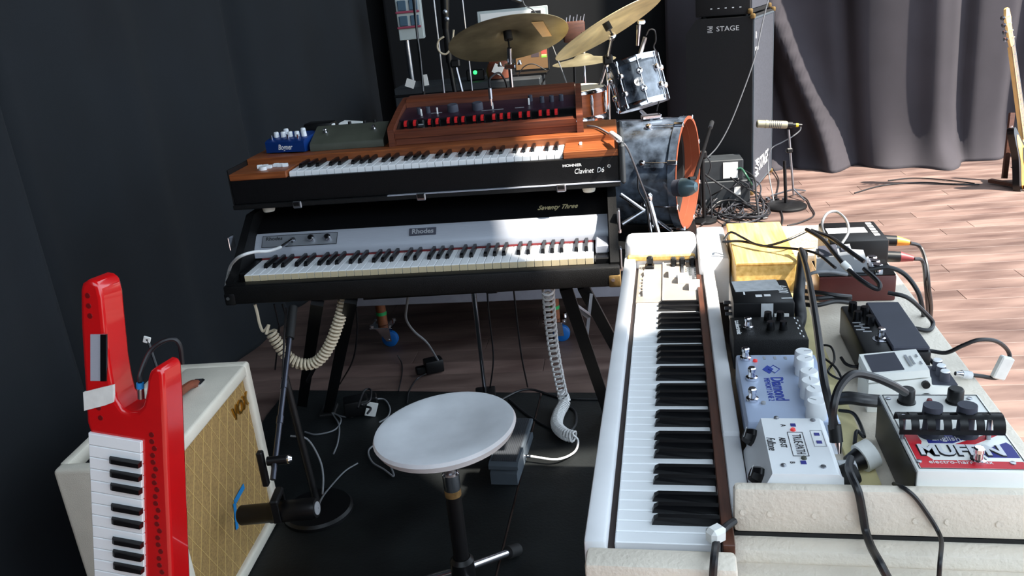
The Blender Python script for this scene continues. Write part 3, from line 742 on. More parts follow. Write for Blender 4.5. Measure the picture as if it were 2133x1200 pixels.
# fuzz pedal with flag print: local x = b direction, y = away from camera
A0, B0 = .790, .374; W_, D_, H_ = .134, .205, .074
o = pedal('fuzz_pedal', 'large white fuzz pedal with red and blue flag print and guard tube', A0, B0, 90)
MB().span((0, 0, .004), (W_, D_, H_), .003, 2).build('housing', 'boss_white', o)
MB().span((-.0015, .002, .003), (-.0001, D_-.002, H_-.004)).build('side_plate', 'black_metal', o)
for x in (.012, W_-.012):
    for y in (.012, D_-.012): MB().cyl((x, y, 0), (x, y, .004), .008, n=12).build('rubber_foot', 'rubber', o)
zf = H_+.0001
def ml(px, py, dz=0):
    p = MW[o].inverted() @ atz(px, py, ZB+.0005+H_+dz); return p.x, p.y
ol = MB()
for c, s_ in (((W_/2, .005), (W_-.008, .0008)), ((W_/2, D_-.005), (W_-.008, .0008)), ((.004, D_/2), (.0008, D_-.01)), ((W_-.004, D_/2), (.0008, D_-.01))): ol.box((c[0], c[1], zf+.0003), (s_[0], s_[1], .0006))
ol.build('printed_frame', 'print_black', o)
# flag art in panel coords: x .006...W-.006, y .008....090
def art(poly, m_, z_=0): MB().prism([(.006+x*(W_-.012), .007+y*.080) for x, y in poly], zf-.0002, zf+.0004+z_*.0002).build('printed_art', m_, o)
art([(0, 0), (1, 0), (1, .20), (.66, .20), (.66, .22), (.16, .22), (.10, .40), (.10, .62), (.14, .78), (.13, 1), (0, 1)], 'print_red')
art([(.20, 1), (.73, 1), (.44, .74), (.20, .74)], 'print_navy')
art([(.44, .66), (.60, .66), (.93, 1), (.80, 1), (.47, .72)], 'print_red')
art([(.66, .50), (.97, .78), (1, .68), (1, .32), (.70, .32)], 'print_navy')
text("MUFF'N", .034, 'print_black', o, M.Translation((.0125, .046, zf+.0004)), xs=.88, bold=.0022)
text("MUFF'N", .034, 'head_white', o, M.Translation((.0135, .0475, zf+.0012)), xs=.88, bold=.0012)
text('English', .0145, 'print_white', o, M.Translation((.036, .0765, zf+.0008)), xs=.9)
text('electro-harmonix', .0105, 'print_white', o, M.Translation((.018, .0195, zf+.0008)), xs=1.0)
x0, y0 = ml(2037, 962); inst(FS, 'footswitch', o, (x0, y0, H_))
for px, py in ((1850, 831), (2019, 831), (1914, 962), (2110, 966)): inst(SCR, 'screw', o, (*ml(px, py), H_))
kn = MB().lathe([(.0125, 0), (.0125, .002), (.011, .003), (.0105, .020), (.009, .022), (0, .022)], 18).mesh('knob', 'black_plastic')
for px, py in ((1888, 838), (1989, 838)): inst(kn, 'knob', o, (*ml(px, py), H_))
kn2 = MB().lathe([(.0165, -.002), (.0165, .001), (.011, .002), (.010, .030), (.0125, .031), (.012, .044), (0, .044)], 18).mesh('knob', 'slate')
for px, py in ((1938, 905), (2009, 905)): inst(kn2, 'knob', o, (*ml(px, py), H_))
MB().lathe([(.005, 0), (.0045, .004), (0, .005)], 12, M.Translation((*ml(1973, 900), H_))).build('bolt', 'steel', o)
MB().lathe([(.004, 0), (.003, .003), (0, .0035)], 12, M.Translation((*ml(1936, 835), H_))).build('indicator_light', 'red_dark', o)
# guard: half tube with slots
gx0, gy0 = ml(1872, 878, .03); gx1, _ = ml(2092, 878, .03)
g = MB(); NA, NX = 8, 26; R_ = .017
cy = gy0+R_*.55
def gp_(i, k, r): 
    a = rad(-20+200*k/NA); return (gx0+(gx1-gx0)*i/NX, cy-r*math.cos(a), H_+.020+r*math.sin(a))
vs = [gp_(i, k, r) for r in (R_, R_-.0016) for i in range(NX+1) for k in range(NA+1)]; fs = []
nn_ = (NX+1)*(NA+1)
hole = lambda i, k: (k in (1, 2, 4, 5)) and (i % 4 in (1, 2)) and i < 24
ed = {}
for i in range(NX):
    for k in range(NA):
        if hole(i, k): continue
        q = (i*(NA+1)+k, (i+1)*(NA+1)+k, (i+1)*(NA+1)+k+1, i*(NA+1)+k+1)
        fs.append(q); fs.append(tuple(v+nn_ for v in q[::-1]))
        for a_, b_ in zip(q, q[1:]+q[:1]): ed[(a_, b_)] = 1
for (a_, b_) in list(ed):
    if (b_, a_) not in ed: fs.append((b_, a_, a_+nn_, b_+nn_))
g.add(vs, fs); g.build('guard_tube', 'black_metal', o, ang=40)
for x in (gx0+.008, gx1-.014): MB().cyl((x, cy, H_), (x, cy, H_+.034), .0035, n=10).build('guard_post', 'steel', o)

# white compact pedal
A0, B0 = .432, .378; o = pedal('compact_pedal', 'cream white compact pedal with dark rubber treadle', A0, B0)
MB().prism([(0, 0), (0, .048), (.090, .060), (.092, .046), (.130, .044), (.132, 0)], 0, .074, YZX).build('housing', 'boss_white', o)
MB().prism([(-.001, .052), (.0, .066), (.086, .0745), (.088, .062)], -.001, .075, YZX).build('treadle', 'boss_white', o)
MB().prism([(.006, .066), (.006, .0675), (.052, .0725), (.052, .070)], .006, .068, YZX).build('treadle_rubber', 'slate', o)
tt = M.Translation((0, 0, .0005)) @ frame(V((.012, .060, .0732)), (1, 0, 0), (0, .085, .0083))
for i, (x, y, w_, h_) in enumerate(((.028, .004, .040, .004), (.028, .010, .030, .003), (.014, .020, .010, .0025), (.040, .020, .010, .0025))): MB().box((x, y, 0), (w_, h_, .0006), mx=tt).build('printed_mark', 'print_grey', o)
MB().span((.004, .094, .044), (.070, .130, .0465)).build('control_plate', 'slate', o)
for i in range(3):
    k = MB().lathe([(.0075, 0), (.0068, .016), (0, .016)], 14, M.Translation((.016+i*.020, .115, .0462))).build('knob', 'slate', o)
    MB().lathe([(.0070, 0), (.006, .002), (0, .002)], 14, M.Translation((.016+i*.020, .115, .0622))).build('knob_cap', 'white_plastic', k)
MB().cyl((.074, .082, .050), (.080, .082, .050), .006, n=12).build('thumb_screw', 'black_plastic', o)
MB().cyl((.074, .085, .022), (.094, .085, .022), .012, n=14).build('jack_plug', 'black_plastic', o)

# black pedal with sandpaper like plate
A0, B0 = .195, .392; o = pedal('volume_pedal', 'long black pedal with gritty slate tread plate and brass switch', A0, B0)
MB().span((0, 0, 0), (.212, .104, .058), .004, 2).build('housing', 'black_plastic', o)
MB().span((.004, .044, .058), (.208, .102, .0655), .002).build('tread_plate', 'slate', o)
x0, y0 = kl(1835, 705, ZB+.06, A0, B0); fsb = inst(FS, 'footswitch', o, (x0, y0, .0582))
MB().lathe([(.014, 0), (.014, .0012), (.008, .0016), (0, .0016)], 16, M.Translation((x0, y0, .0578))).build('washer', 'steel', o)
for i in range(4): MB().lathe([(.008, 0), (.007, .018), (0, .018)], 14, M.Translation((.03+i*.022, .016+(i % 2)*.016, .058))).build('knob', 'black_gloss', o)
for i in range(6): MB().box((.085+i*.008, .012+(i % 2)*.010, .0583), (.004, .014, .0005)).build('printed_mark', 'print_grey', o)
MB().span((-.014, .02, .03), (0, .034, .044), .002).build('jack_socket', 'chrome', o)
# brown pedal
A0, B0 = -.070, .380; o = pedal('brown_pedal', 'dark red brown effects pedal with chrome knobs under the grey compact pedal', A0, B0)
MB().span((0, 0, 0), (.100, .152, .056), .004, 2).build('housing', 'brown_pedal', o)
for i in range(3): MB().lathe([(.012, 0), (.011, .016), (.009, .018), (0, .018)], 18, M.Translation((.025+i*.026, .118, .056))).build('knob', 'chrome', o)
MB().span((.0, .0, .056), (.098, .150, .058)).build('face_plate', 'black_gloss', o)
# grey compact pedal on top of it
o = thing('grey_pedal', 'grey compact pedal with dark treadle among the cables', 'effects pedal', mtx=KBM @ M.Translation((-.065, .385, ZB+.0595)) @ M.Rotation(rad(-6), 4, 'Z'))
MB().prism([(0, 0), (0, .030), (.070, .040), (.074, .028), (.098, .026), (.10, 0)], 0, .072, YZX).build('housing', 'boss_grey', o)
MB().prism([(.006, .032), (.006, .036), (.042, .041), (.042, .036)], .006, .066, YZX).build('treadle_rubber', 'slate', o)
MB().span((.02, .050, .036), (.05, .066, .0412)).build('display', 'slate', o)
# black direct box with plugs
o = thing('direct_box', 'black direct box with orange and red plugs at the foam board corner', 'direct box', mtx=KBM @ M.Translation((-.270, .425, ZB+.0005)))
MB().span((0, 0, 0), (.150, .125, .085), .004, 2).build('housing', 'black_plastic', o)
MB().box((.07, .05, .0853), (.040, .085, .0008)).build('printed_mark', 'print_white', o)
for i in range(5): MB().box((.02+i*.022, .108, .0853), (.014, .012, .0006)).build('printed_mark', 'print_white', o)
for i, (x, z, m_) in enumerate(((.075, .060, 'orange'), (.115, .035, 'maroon'))):
    pg = MB().cyl((x, .125, z), (x, .158, z-.002), .013, .012, 14).build('plug', 'black_plastic', o)
    MB().cyl((x, .158, z-.002), (x+.004, .186, z-.006), .012, .006, 14).build('plug_boot', m_, pg)

# ------------------------------------------------------------ cables around the keyboard
def cable(label, pts, r=.0035, m_='cable_black', k=7, group=None, name='cable', n=8):
    return tag(MB().tube(crom(pts, k), r, n).build(name, m_), label, 'cable', group)
def zz(*a): return [atz(x, y, z) for x, y, z in a]
def jack(p0, p1, label, m_='black_plastic', r=.0085):
    p0, p1 = V(p0), V(p1); d = (p1-p0); o = thing('jack_plug', label, 'plug', loc=p0)
    MB().cyl(p0, p0+d*.6, r, n=14).build('sleeve', m_, o, world=True)
    MB().cyl(p0+d*.6, p1, r*.9, r*.5, 14).build('collar', 'chrome', o, world=True); return o
c1 = zz((1668, 520, .88), (1680, 560, .90), (1692, 620, .93), (1703, 690, .93), (1712, 760, .925), (1718, 800, .915), (1731, 855, .89), (1739, 890, .865))
cable('thick black cable running along the pedals from the wooden box to the switching box', c1, .0055)
jack(atz(1738, 885, .87), atz(1745, 945, .835), 'black jack plug standing beside the switching box')
cable('grey black cable looping between the two pedal rows to the fuzz pedal', zz((1734, 900, .86), (1736, 850, .90), (1748, 808, .92), (1775, 780, .93), (1812, 783, .92), (1855, 800, .90), (1886, 818, .875)), .0055)
cable('thin black cable crossing the wooden box top', zz((1508, 500, .852), (1522, 484, .866), (1545, 494, .862), (1572, 508, .856), (1598, 512, .856), (1640, 500, .87), (1680, 482, .88)), .0028)
cable('long thin cable from the wooden box to the brown pedal', zz((1505, 504, .850), (1545, 503, .854), (1600, 514, .854), (1650, 518, .86), (1700, 528, .87), (1740, 558, .87)), .003)
cable('brown grey cable standing up in a loop over the direct box', zz((1722, 500, .86), (1712, 470, .90), (1722, 446, .92), (1742, 441, .92), (1762, 458, .91), (1767, 484, .89), (1752, 510, .87)), .003, 'cable_grey')
cable('black cable curving from the orange plug down past the foam edge', [KBM @ V((-.191, .611, .820)), atz(1917, 515, .80), atz(1930, 552, .77), atz(1935, 600, .72), atz(1940, 640, .64), atz(1938, 668, .56)], .0042)
cable('black cable curving from the red plug down past the foam edge', [KBM @ V((-.151, .611, .795)), atz(1922, 545, .78), atz(1928, 590, .73), atz(1932, 640, .64), atz(1933, 664, .57)], .0042)
cable('black cable arching over the brown pedal', zz((1810, 562, .87), (1850, 557, .875), (1885, 572, .86), (1912, 608, .83), (1922, 645, .79), (1926, 664, .75)), .0045)
cable('black cable looping beside the gritty pedal', zz((1850, 610, .84), (1890, 620, .835), (1925, 650, .80), (1943, 672, .775), (1935, 688, .772), (1905, 684, .775)), .0042)
cable('dark cable bundle across the grey pedal', zz((1680, 478, .90), (1712, 498, .90), (1740, 530, .90), (1768, 562, .89), (1800, 588, .88), (1828, 602, .87), (1830, 588, .88), (1800, 560, .89)), .0045)
cable('black cable lying beside the dark bundle', zz((1690, 480, .895), (1730, 495, .89), (1765, 520, .89), (1800, 545, .875)), .0045)
jack(atz(1755, 548, .90), atz(1776, 568, .885), 'cream wrapped cable joint above the grey pedal', 'white_tape', .007)
cable('pale cable bridging the gap between wooden box and brown pedal', zz((1683, 572, .86), (1700, 567, .865), (1730, 566, .86), (1765, 572, .85)), .0035, 'cable_grey')
for i, (y0, y1, z) in enumerate(((605, 612, .80), (618, 616, .795), (632, 625, .79))):
    cable(('upper', 'middle', 'lower')[i]+' black patch cable between the taped pedal and the gritty pedal', zz((1660, y0, z+.01), (1700, y0+4, z+.02), (1740, y1+3, z+.02), (1772, y1+6, z+.01)), .0045)
cable('black cord stub beside the taped pedal', zz((1672, 530, .86), (1668, 575, .85), (1664, 620, .84), (1668, 660, .81), (1660, 690, .79)), .011, n=12)
cable('brown cord from the compact pedal out over the floor', [KBM @ V((.432+.02, .51, .80)), atz(1925, 733, .80), atz(1970, 735, .80), atz(2005, 720, .82), atz(2040, 708, .83), atz(2078, 712, .82), atz(2102, 736, .79), atz(2098, 768, .77), atz(2078, 787, .765), atz(2046, 784, .77), atz(2022, 781, .775)], .0035)
o = tag(MB().box(atz(2088, 766, .785), (.022, .012, .040), .002, rot=M.Rotation(.35, 3, 'Y')).build('tape_flag', 'white_tape'), 'white tape flag folded round the brown cord', 'tape')
jack(atz(2022, 782, .775), atz(1990, 778, .782), 'clear plastic plug at the end of the brown cord', 'clear_tape', .007)
cable('thin dark wires tangled on the yellowed foam', zz((1700, 720, .785), (1730, 722, .79), (1738, 750, .785), (1725, 775, .785), (1752, 790, .785), (1740, 765, .79), (1715, 745, .785)), .002)
cable('thin black wire lying below the compact pedal', zz((1752, 745, .785), (1762, 758, .782), (1780, 764, .782), (1796, 758, .785)), .0028)
cable('thin black wire near the white plug', zz((1748, 855, .785), (1775, 860, .79), (1790, 880, .785), (1800, 910, .785), (1785, 898, .79), (1780, 925, .785)), .0028)
for i, y in enumerate((826, 836)):
    cable(('upper', 'lower')[i]+' thick patch cable entering the fuzz pedal side', zz((1740, y, .80), (1770, y-2, .81), (1800, y+2, .81), (1834, y+5, .80)), .0065)
wp = thing('mains_plug', 'white taped mains plug lying beside the fuzz pedal', 'plug', loc=atz(1790, 955, ZB))
q0, q1 = atz(1768, 968, .79), atz(1812, 945, .80)
MB().cyl(q0, q1, .012, .019, 16).build('housing', 'black_plastic', wp, world=True)
MB().cyl(q0.lerp(q1, .55), q0.lerp(q1, 1.12), .0205, n=18).build('tape_wrap', 'white_tape', wp, world=True)
MB().cyl(atz(1745, 985, .79), atz(1780, 983, .79), .017, n=16).build('collar', 'clear_tape', wp, world=True)
pb = thing('cable_connector', 'black rounded cable connector behind the tall foam slab', 'connector', loc=atz(1765, 1000, ZB))
MB().lathe([(0, -.016), (.010, -.014), (.016, -.006), (.017, .006), (.012, .016), (0, .018)], 16, M.Translation(atz(1762, 993, .795)) @ M.Rotation(rad(75), 4, 'Y')).build('housing', 'rubber', pb, world=True)
cable('thick black cable hanging over the foam slabs', [atz(1772, 955, .815), atz(1768, 975, .825), atz(1775, 995, .83), ka(1788, 1025, .813), ka(1797, 1070, .813), ka(1803, 1105, .815), ka(1815, 1140, .841), ka(1834, 1175, .885), ka(1860, 1225, .886)], .0052)
cable('thin black cord draped over the foam slabs', [atz(1862, 1008, .80), atz(1880, 1015, .823), ka(1905, 1035, .811), ka(1930, 1068, .811), ka(1953, 1105, .813), ka(1961, 1130, .838), ka(1958, 1170, .882), ka(1954, 1230, .882)], .0028)
cable('black cable leaving the keyboard end under a taped joint', [atz(1530, 1085, .785), atz(1512, 1098, .785), atz(1495, 1118, .782), atz(1490, 1142, .779), ka(1487, 1170, .913), ka(1483, 1240, .913)], .005)
o = tag(MB().box(atz(1491, 1113, .785), (.024, .020, .022), .005, rot=M.Rotation(.5, 3, 'Z')).build('tape_wrap', 'white_tape'), 'white tape wrapped round the cable at the keyboard end', 'tape')

# ------------------------------------------------------------ stool
sc_ = atz(926, 893, .50)
st = thing('stool', 'round white dished stool on a dark column with chrome legs', 'stool', loc=(sc_.x, sc_.y, .012))
tl = M.Translation((0, 0, .488)) @ M.Rotation(rad(-4), 4, 'Y')
MB().lathe([(.0, -.040), (.06, -.040), (.13, -.030), (.160, -.016), (.168, 0), (.164, .008), (.150, .012), (.11, .006), (.05, -.001), (0, -.002)], 56, tl).build('seat', 'seat_white', st)
MB().cyl((0, 0, .34), (0, 0, .46), .013, n=16).build('threaded_shaft', 'steel', st)
th = MB()
for i in range(14): th.lathe([(.013, 0), (.0148, .002), (.013, .004)], 14, M.Translation((0, 0, .385+i*.0045)))
th.build('thread', 'black_metal', st)
MB().lathe([(.0195, .325), (.0205, .335), (.0205, .368), (.017, .372)], 20).build('collar', 'chrome', st)
MB().cyl((0, 0, .308), (0, 0, .325), .0200, n=20).build('ring', 'old_brass', st)
MB().cyl((0, 0, .06), (0, 0, .310), .0192, n=20).build('column', 'black_metal', st)
ft = atz(1076, 1146, .03); dv = V((ft.x-sc_.x, ft.y-sc_.y, 0)); fl_ = dv.length; a0 = math.atan2(dv.y, dv.x)
MB().lathe([(.026, .05), (.03, .06), (.03, .12), (.022, .13)], 20).build('hub', 'black_metal', st)
for i in range(3):
    u_ = V((math.cos(a0+i*2.0944), math.sin(a0+i*2.0944), 0))
    l = MB().cyl(u_*.02+V((0, 0, .085)), u_*(fl_-.015)+V((0, 0, .025)), .0105, n=14).build('leg', 'chrome', st)
    MB().cyl(u_*(fl_-.035)+V((0, 0, .033)), u_*(fl_+.005)+V((0, 0, .017)), .017, n=14).build('rubber_foot', 'rubber', l)

# ------------------------------------------------------------ expression pedal and coiled cords
e0, e1 = atz(1051, 1010, .012), atz(1092, 892, .012); ed_ = (e1-e0); ex = thing('expression_pedal', 'grey expression pedal with ribbed treadle on the black sheet', 'pedal', loc=(e0.x, e0.y, .0125), rotz=math.atan2(ed_.y, ed_.x)-rad(90))
EL = .285
MB().prism([(0, 0), (0, .038), (.02, .048), (EL-.02, .030), (EL, .02), (EL, 0)], -.042, .042, YZX).build('base', 'pedal_grey', ex)
td = [(.004, .050), (.004, .062), (.016, .070), (EL-.01, .078), (EL, .070), (EL, .060)]
MB().prism(td, -.046, .046, YZX).build('treadle', 'pedal_grey', ex)
rb = MB().box((0, 0, 0), (.0028, EL-.035, .003)).mesh('tread_rib', 'pedal_rubber')
MB().prism([(.02, .0702), (.02, .0712), (EL-.012, .0790), (EL-.012, .0778)], -.040, .040, YZX).build('tread_pad', 'pedal_rubber', ex)
for i in range(14): inst(rb, 'tread_rib', ex, (-.0375+i*.00577, EL/2+.003, .0758), (math.atan2(.0078, EL-.032), 0, 0))
MB().cyl((.042, .13, .022), (.062, .13, .022), .006, n=12).build('jack_plug', 'chrome', ex)
def r_of(a, b): return lambda t: a+(b-a)*t
w0 = [atz(1142, 600, .655), atz(1144, 640, .56), atz(1152, 720, .36), atz(1163, 780, .20), atz(1172, 822, .075)]
w1 = [atz(1172, 822, .075), atz(1176, 838, .045), atz(1164, 862, .034), atz(1160, 886, .034), atz(1176, 904, .034), atz(1196, 910, .034)]
pts = coil(w0, .0160, 21, 10) + coil(w1, .0185, 30, 9)
tailw = crom([pts[-1], atz(1204, 918, .025), atz(1196, 942, .022), atz(1160, 957, .03), MW[ex] @ V((.062, .13, .022))], 6)
tag(MB().tube(pts + tailw[1:], .0037, 6).build('coiled_cord', 'cable_white'), 'white coiled cord hanging from the piano to the expression pedal', 'cord')
y_ = 2.30
cc0 = [at(x, y, y_) for x, y in ((531, 634), (536, 652), (541, 675), (548, 690), (556, 683), (560, 676))]
cc = [at(x, y, y_) for x, y in ((563, 690), (578, 715), (598, 742), (622, 757), (650, 758), (672, 742), (690, 712), (702, 680), (712, 650), (716, 626))]
pts = crom(cc0, 5) + coil(cc, .0145, 34, 9)
tag(MB().tube(pts, .0046, 6).build('coiled_cord', 'cable_cream'), 'cream coiled cord sagging between the piano legs', 'cord')
# white lead in the piano jack
jp = RH @ (fn @ V((.098, LN*.5, .008)))
pts = [jp, RH @ (fn @ V((.085, LN*.36, .016))), at(585, 515, 2.40), at(560, 523, 2.33), at(530, 525, 2.30), at(505, 532, 2.28), at(490, 542, 2.30), at(478, 560, 2.36), at(470, 600, 2.42)]
cable('white lead plugged into the piano name rail', pts[2:], .0045, 'cable_white')
jack(pts[2], jp, 'chrome jack plug in the piano name rail', 'steel', .005)

# ------------------------------------------------------------ guitar amplifier combo
e_ = V((-.10, -1, 0)).normalized(); VO = V((-.753, 2.17, .0125)) + e_*.55
VM = frame(VO, -e_, V((-1, .1, 0))); VMI = VM.inverted()
vx = thing('guitar_amplifier', 'cream guitar combo amplifier with gold diamond grille beside the keytar', 'amplifier', mtx=VM)
W_, H_, D_ = .55, .515, .25; t_ = .036
MB().span((0, 0, 0), (t_, D_, H_), .010, 3).build('side_panel', 'cream_vinyl', vx)
MB().span((W_-t_, 0, 0), (W_, D_, H_), .010, 3).build('side_panel', 'cream_vinyl', vx)
MB().span((t_-.006, 0, H_-t_), (W_-t_+.006, D_-.075, H_-.0003), .009, 3).build('top_panel', 'cream_vinyl', vx)
MB().span((t_-.006, D_-.02, H_-t_), (W_-t_+.006, D_, H_-.0003), .004, 2).build('top_panel', 'cream_vinyl', vx)
MB().span((t_-.006, 0, .0003), (W_-t_+.006, D_, t_), .009, 3).build('bottom_panel', 'cream_vinyl', vx)
MB().span((t_, D_-.075, H_-.075), (W_-t_, D_-.02, H_-.045)).build('control_panel', 'black_plastic', vx)
for i in range(8): MB().lathe([(.009, 0), (.007, .016), (0, .016)], 12, M.Translation((.08+i*.05, D_-.048, H_-.046))).build('knob', 'black_gloss', vx)
MB().span((t_, D_-.014, t_), (W_-t_, D_-.002, H_-.08)).build('back_panel', 'cream_vinyl', vx)
MB().span((t_-.002, .014, t_-.002), (W_-t_+.002, .026, H_-t_+.002)).build('grille_cloth', 'grille_gold', vx)
gl = MB(); gw_, gh_ = W_-2*t_, H_-2*t_; sl2 = 1.75; step = .052
def clip_line(x0):                                                    # line x = x0 + z/sl2 inside the grille
    for sgn in (1, -1):
        z0, z1 = 0, gh_
        xs_ = lambda z: x0 + sgn*z/sl2
        a_, b_ = xs_(0), xs_(gh_)
        lo, hi = (0, gh_)
        if sgn > 0: lo = max(0, (0-x0)*sl2); hi = min(gh_, (gw_-x0)*sl2)
        else: lo = max(0, (x0-gw_)*sl2); hi = min(gh_, x0*sl2)
        if hi-lo > .01: gl.bar((t_+xs_(lo), .0136, t_+lo), (t_+xs_(hi), .0136, t_+hi), .0012, .0016, up=(0, 1, 0))
x_ = -.35
while x_ < gw_+.35: clip_line(x_); x_ += step
gl.build('grille_pattern', 'grille_line', vx, smooth=False)
q = VMI @ V((0, 0, 0))
text('VOX', .052, 'gold', vx, frame(V((W_-.145, .0115, H_-.100)), (1, 0, 0), (0, 0, 1)), shear=.1, ext=.0025, xs=.95, bold=.001)
hd = MB().tube(crom([(W_/2-.13, .09, H_+.004), (W_/2-.09, .09, H_+.018), (W_/2, .09, H_+.026), (W_/2+.09, .09, H_+.018), (W_/2+.13, .09, H_+.004)], 6), .011, 10).build('handle', 'leather', vx)
for x in (W_/2-.135, W_/2+.135): MB().span((x-.018, .075, H_-.001), (x+.018, .105, H_+.009), .004).build('handle_bracket', 'chrome', hd)
def atv(px, py, off):                                                 # pixel -> amp local on plane y = off
    n = VM.to_3x3() @ V((0, 1, 0)); p0 = VM @ V((0, off, 0)); d = ray(px, py); return VMI @ (CAMP + d*((p0-CAMP).dot(n)/d.dot(n)))
ta = [atv(x, y, .0118) for x, y in ((508, 1012), (488, 1048), (494, 1102))]
tp = MB(); tp.bar(ta[0], ta[1], .0012, .018, up=(0, 1, 0)); tp.bar(ta[1], ta[2], .0012, .018, up=(0, 1, 0))
tp2 = MB()
for a_, b_ in ((ta[0], ta[1]), (ta[1], ta[2])):
    d = (b_-a_).normalized(); nrm = V((d.z, 0, -d.x))*.008
    tp2.add([a_-nrm, b_-nrm, b_+nrm, a_+nrm, a_-nrm+V((0, -.001, 0)), b_-nrm+V((0, -.001, 0)), b_+nrm+V((0, -.001, 0)), a_+nrm+V((0, -.001, 0))], [(0, 1, 2, 3), (7, 6, 5, 4), (0, 4, 5, 1), (1, 5, 6, 2), (2, 6, 7, 3), (3, 7, 4, 0)])
tag(tp2.build('tape_mark', 'blue_tape', None), 'blue tape chevron stuck on the gold amplifier grille', 'tape')
bpy.data.objects['tape_mark'].matrix_world = VM

# ------------------------------------------------------------ keytar
KO = at(190, 900, 1.30)
kn_ = V((-.17, -.95, .10)).normalized()
def kpt(px, py):
    d = ray(px, py); return CAMP + d*((KO-CAMP).dot(kn_)/d.dot(kn_))
Lx = (kpt(187, 898)-kpt(200, 1200)).normalized(); Ax = Lx.cross(kn_).normalized()
KTM = frame(kpt(187, 898), Ax, Lx)
KTI = KTM.inverted()
kt = thing('keytar', 'glossy red keytar with long neck standing upright by the curtain', 'keytar', mtx=KTM)
def kc(x, y):
    p = KTI @ kpt(x*.55, 540+y*.55); return (p.x, p.y)
lw = kc(365, 1200); dn = lw[1]-.16
out = [kc(*p) for p in ((301, 120), (308, 92), (330, 79), (352, 83), (372, 100), (384, 150), (396, 270), (410, 400), (424, 480), (438, 535), (462, 570), (490, 582), (520, 578), (540, 555), (550, 510), (556, 455), (566, 425), (585, 412), (606, 415), (616, 440), (624, 560), (634, 800), (652, 1200))]
out += [(out[-1][0]+.004, dn+.03), (out[-1][0]-.02, dn), (.02, dn), (.0, dn+.02), (-.001, lw[1]), kc(336, 650), kc(326, 620), kc(316, 460), kc(303, 250)]
kbod = MB().prism(out, -.062, .0).build('body', 'red_lacquer', kt)
bm_ = kbod.modifiers.new('bevel', 'BEVEL'); bm_.width = .007; bm_.segments = 3; bm_.limit_method = 'ANGLE'; bm_.angle_limit = rad(40)
key_meshes('kt', .0232, 1, 1, .011, .010, ('key_white', 'key_white', 'key_black')) if False else None
kx0 = 0.001; kx1 = kc(543, 760)[0]; klen_ = kx1-kx0
pit = abs(kc(345, 1117)[1]-kc(345, 690)[1])/10.0
key_meshes('kt', pit, klen_, klen_*.60, pit*.50, .010, ('key_white', 'key_white', 'key_black'))
ytop = kc(340, 652)[1]
kfm = M(((0, 1, 0, kx0), (-1, 0, 0, ytop), (0, 0, 1, .0065), (0, 0, 0, 1)))
keyset(kt, kfm, 20, 'E', pit, 'kt')
def plate(a, b, m_, name, z=.0012):
    p = [kc(*v) for v in (a, (b[0], a[1]), b, (a[0], b[1]))]; return MB().prism(p, -.001, z).build(name, m_, kt, smooth=False)
rp = plate((344, 284), (398, 460), 'alu', 'ribbon_plate')
plate((384, 284), (406, 460), 'black_gloss', 'ribbon_strip', .003)
tpz = [kc(*p) for p in ((318, 502), (398, 482), (430, 476), (432, 540), (400, 552), (322, 572))]
MB().prism(tpz, -.004, .0025).build('tape', 'white_tape', kt)
dot = MB().lathe([(.0048, -.0005), (.0044, .0012), (0, .0012)], 12).mesh('button', 'red_dark')
for x, y in ((332, 138), (336, 177), (341, 215), (374, 563), (381, 601)): inst(dot, 'button', kt, (*kc(x, y), 0))
for i in range(22): inst(dot, 'button', kt, (*kc(574+i*1.6+(8 if i % 3 == 2 else 0), 665+i*26), 0))
MB().lathe([(.002, 0), (.0016, .001), (0, .001)], 8, M.Translation((*kc(599, 873), .0))).build('indicator_light', 'lamp_red', kt)
# keytar stand
ksb = KTM @ V((.08, dn, -.03))
ks = thing('keytar_stand', 'black floor stand holding the red keytar', 'stand', loc=(ksb.x, ksb.y+.05, 0))
MB().cyl((0, .04, .01), (0, .10, ksb.z+.25), .011, n=12).build('pole', 'black_metal', ks)
MB().box((0, -.06, ksb.z-.012), (.16, .14, .016), .004).build('cradle', 'rubber', ks)
MB().cyl((0, .045, ksb.z-.03), (0, -.05, ksb.z-.02), .008, n=10).build('cradle_arm', 'black_metal', ks)
for a in (20, 140, 260): MB().cyl((0, .04, .10), (.22*math.cos(rad(a)), .04+.22*math.sin(rad(a)), .010), .009, n=10).build('leg', 'black_metal', ks)
# plug in the notch
pj = kpt(517*.55, 540+548*.55); pk_ = kpt(513*.55, 540+488*.55)
o = jack(pj+V((0, .02, 0)), pk_+V((0, .02, 0)), 'steel jack plug with blue ring in the keytar notch', 'steel', .006)
MB().cyl(pk_+V((0, .02, 0)), pk_.lerp(pj, .35)+V((0, .02, 0)), .0064, n=12).build('ring', 'blue_tape', o, world=True)
cable('dark cable looping behind the keytar horn', [pk_+V((0, .02, 0)), kpt(278, 795)+V((0, .03, 0)), kpt(288, 760)+V((0, .05, 0)), kpt(310, 742)+V((0, .06, 0)), kpt(332, 742)+V((0, .07, 0)), kpt(343, 760)+V((0, .075, 0)), kpt(346, 800)+V((0, .08, 0))], .004)
cable('thin dark cord standing behind the keytar with a tape flag', [at(328, 770, 1.55), at(318, 740, 1.56), at(310, 715, 1.57), at(306, 706, 1.57)], .003)
tag(MB().box(at(306, 708, 1.57), (.014, .004, .014), .001, rot=M.Rotation(.4, 3, 'Y')).build('tape_flag', 'white_tape'), 'small tape flag on the thin cord behind the keytar', 'tape')

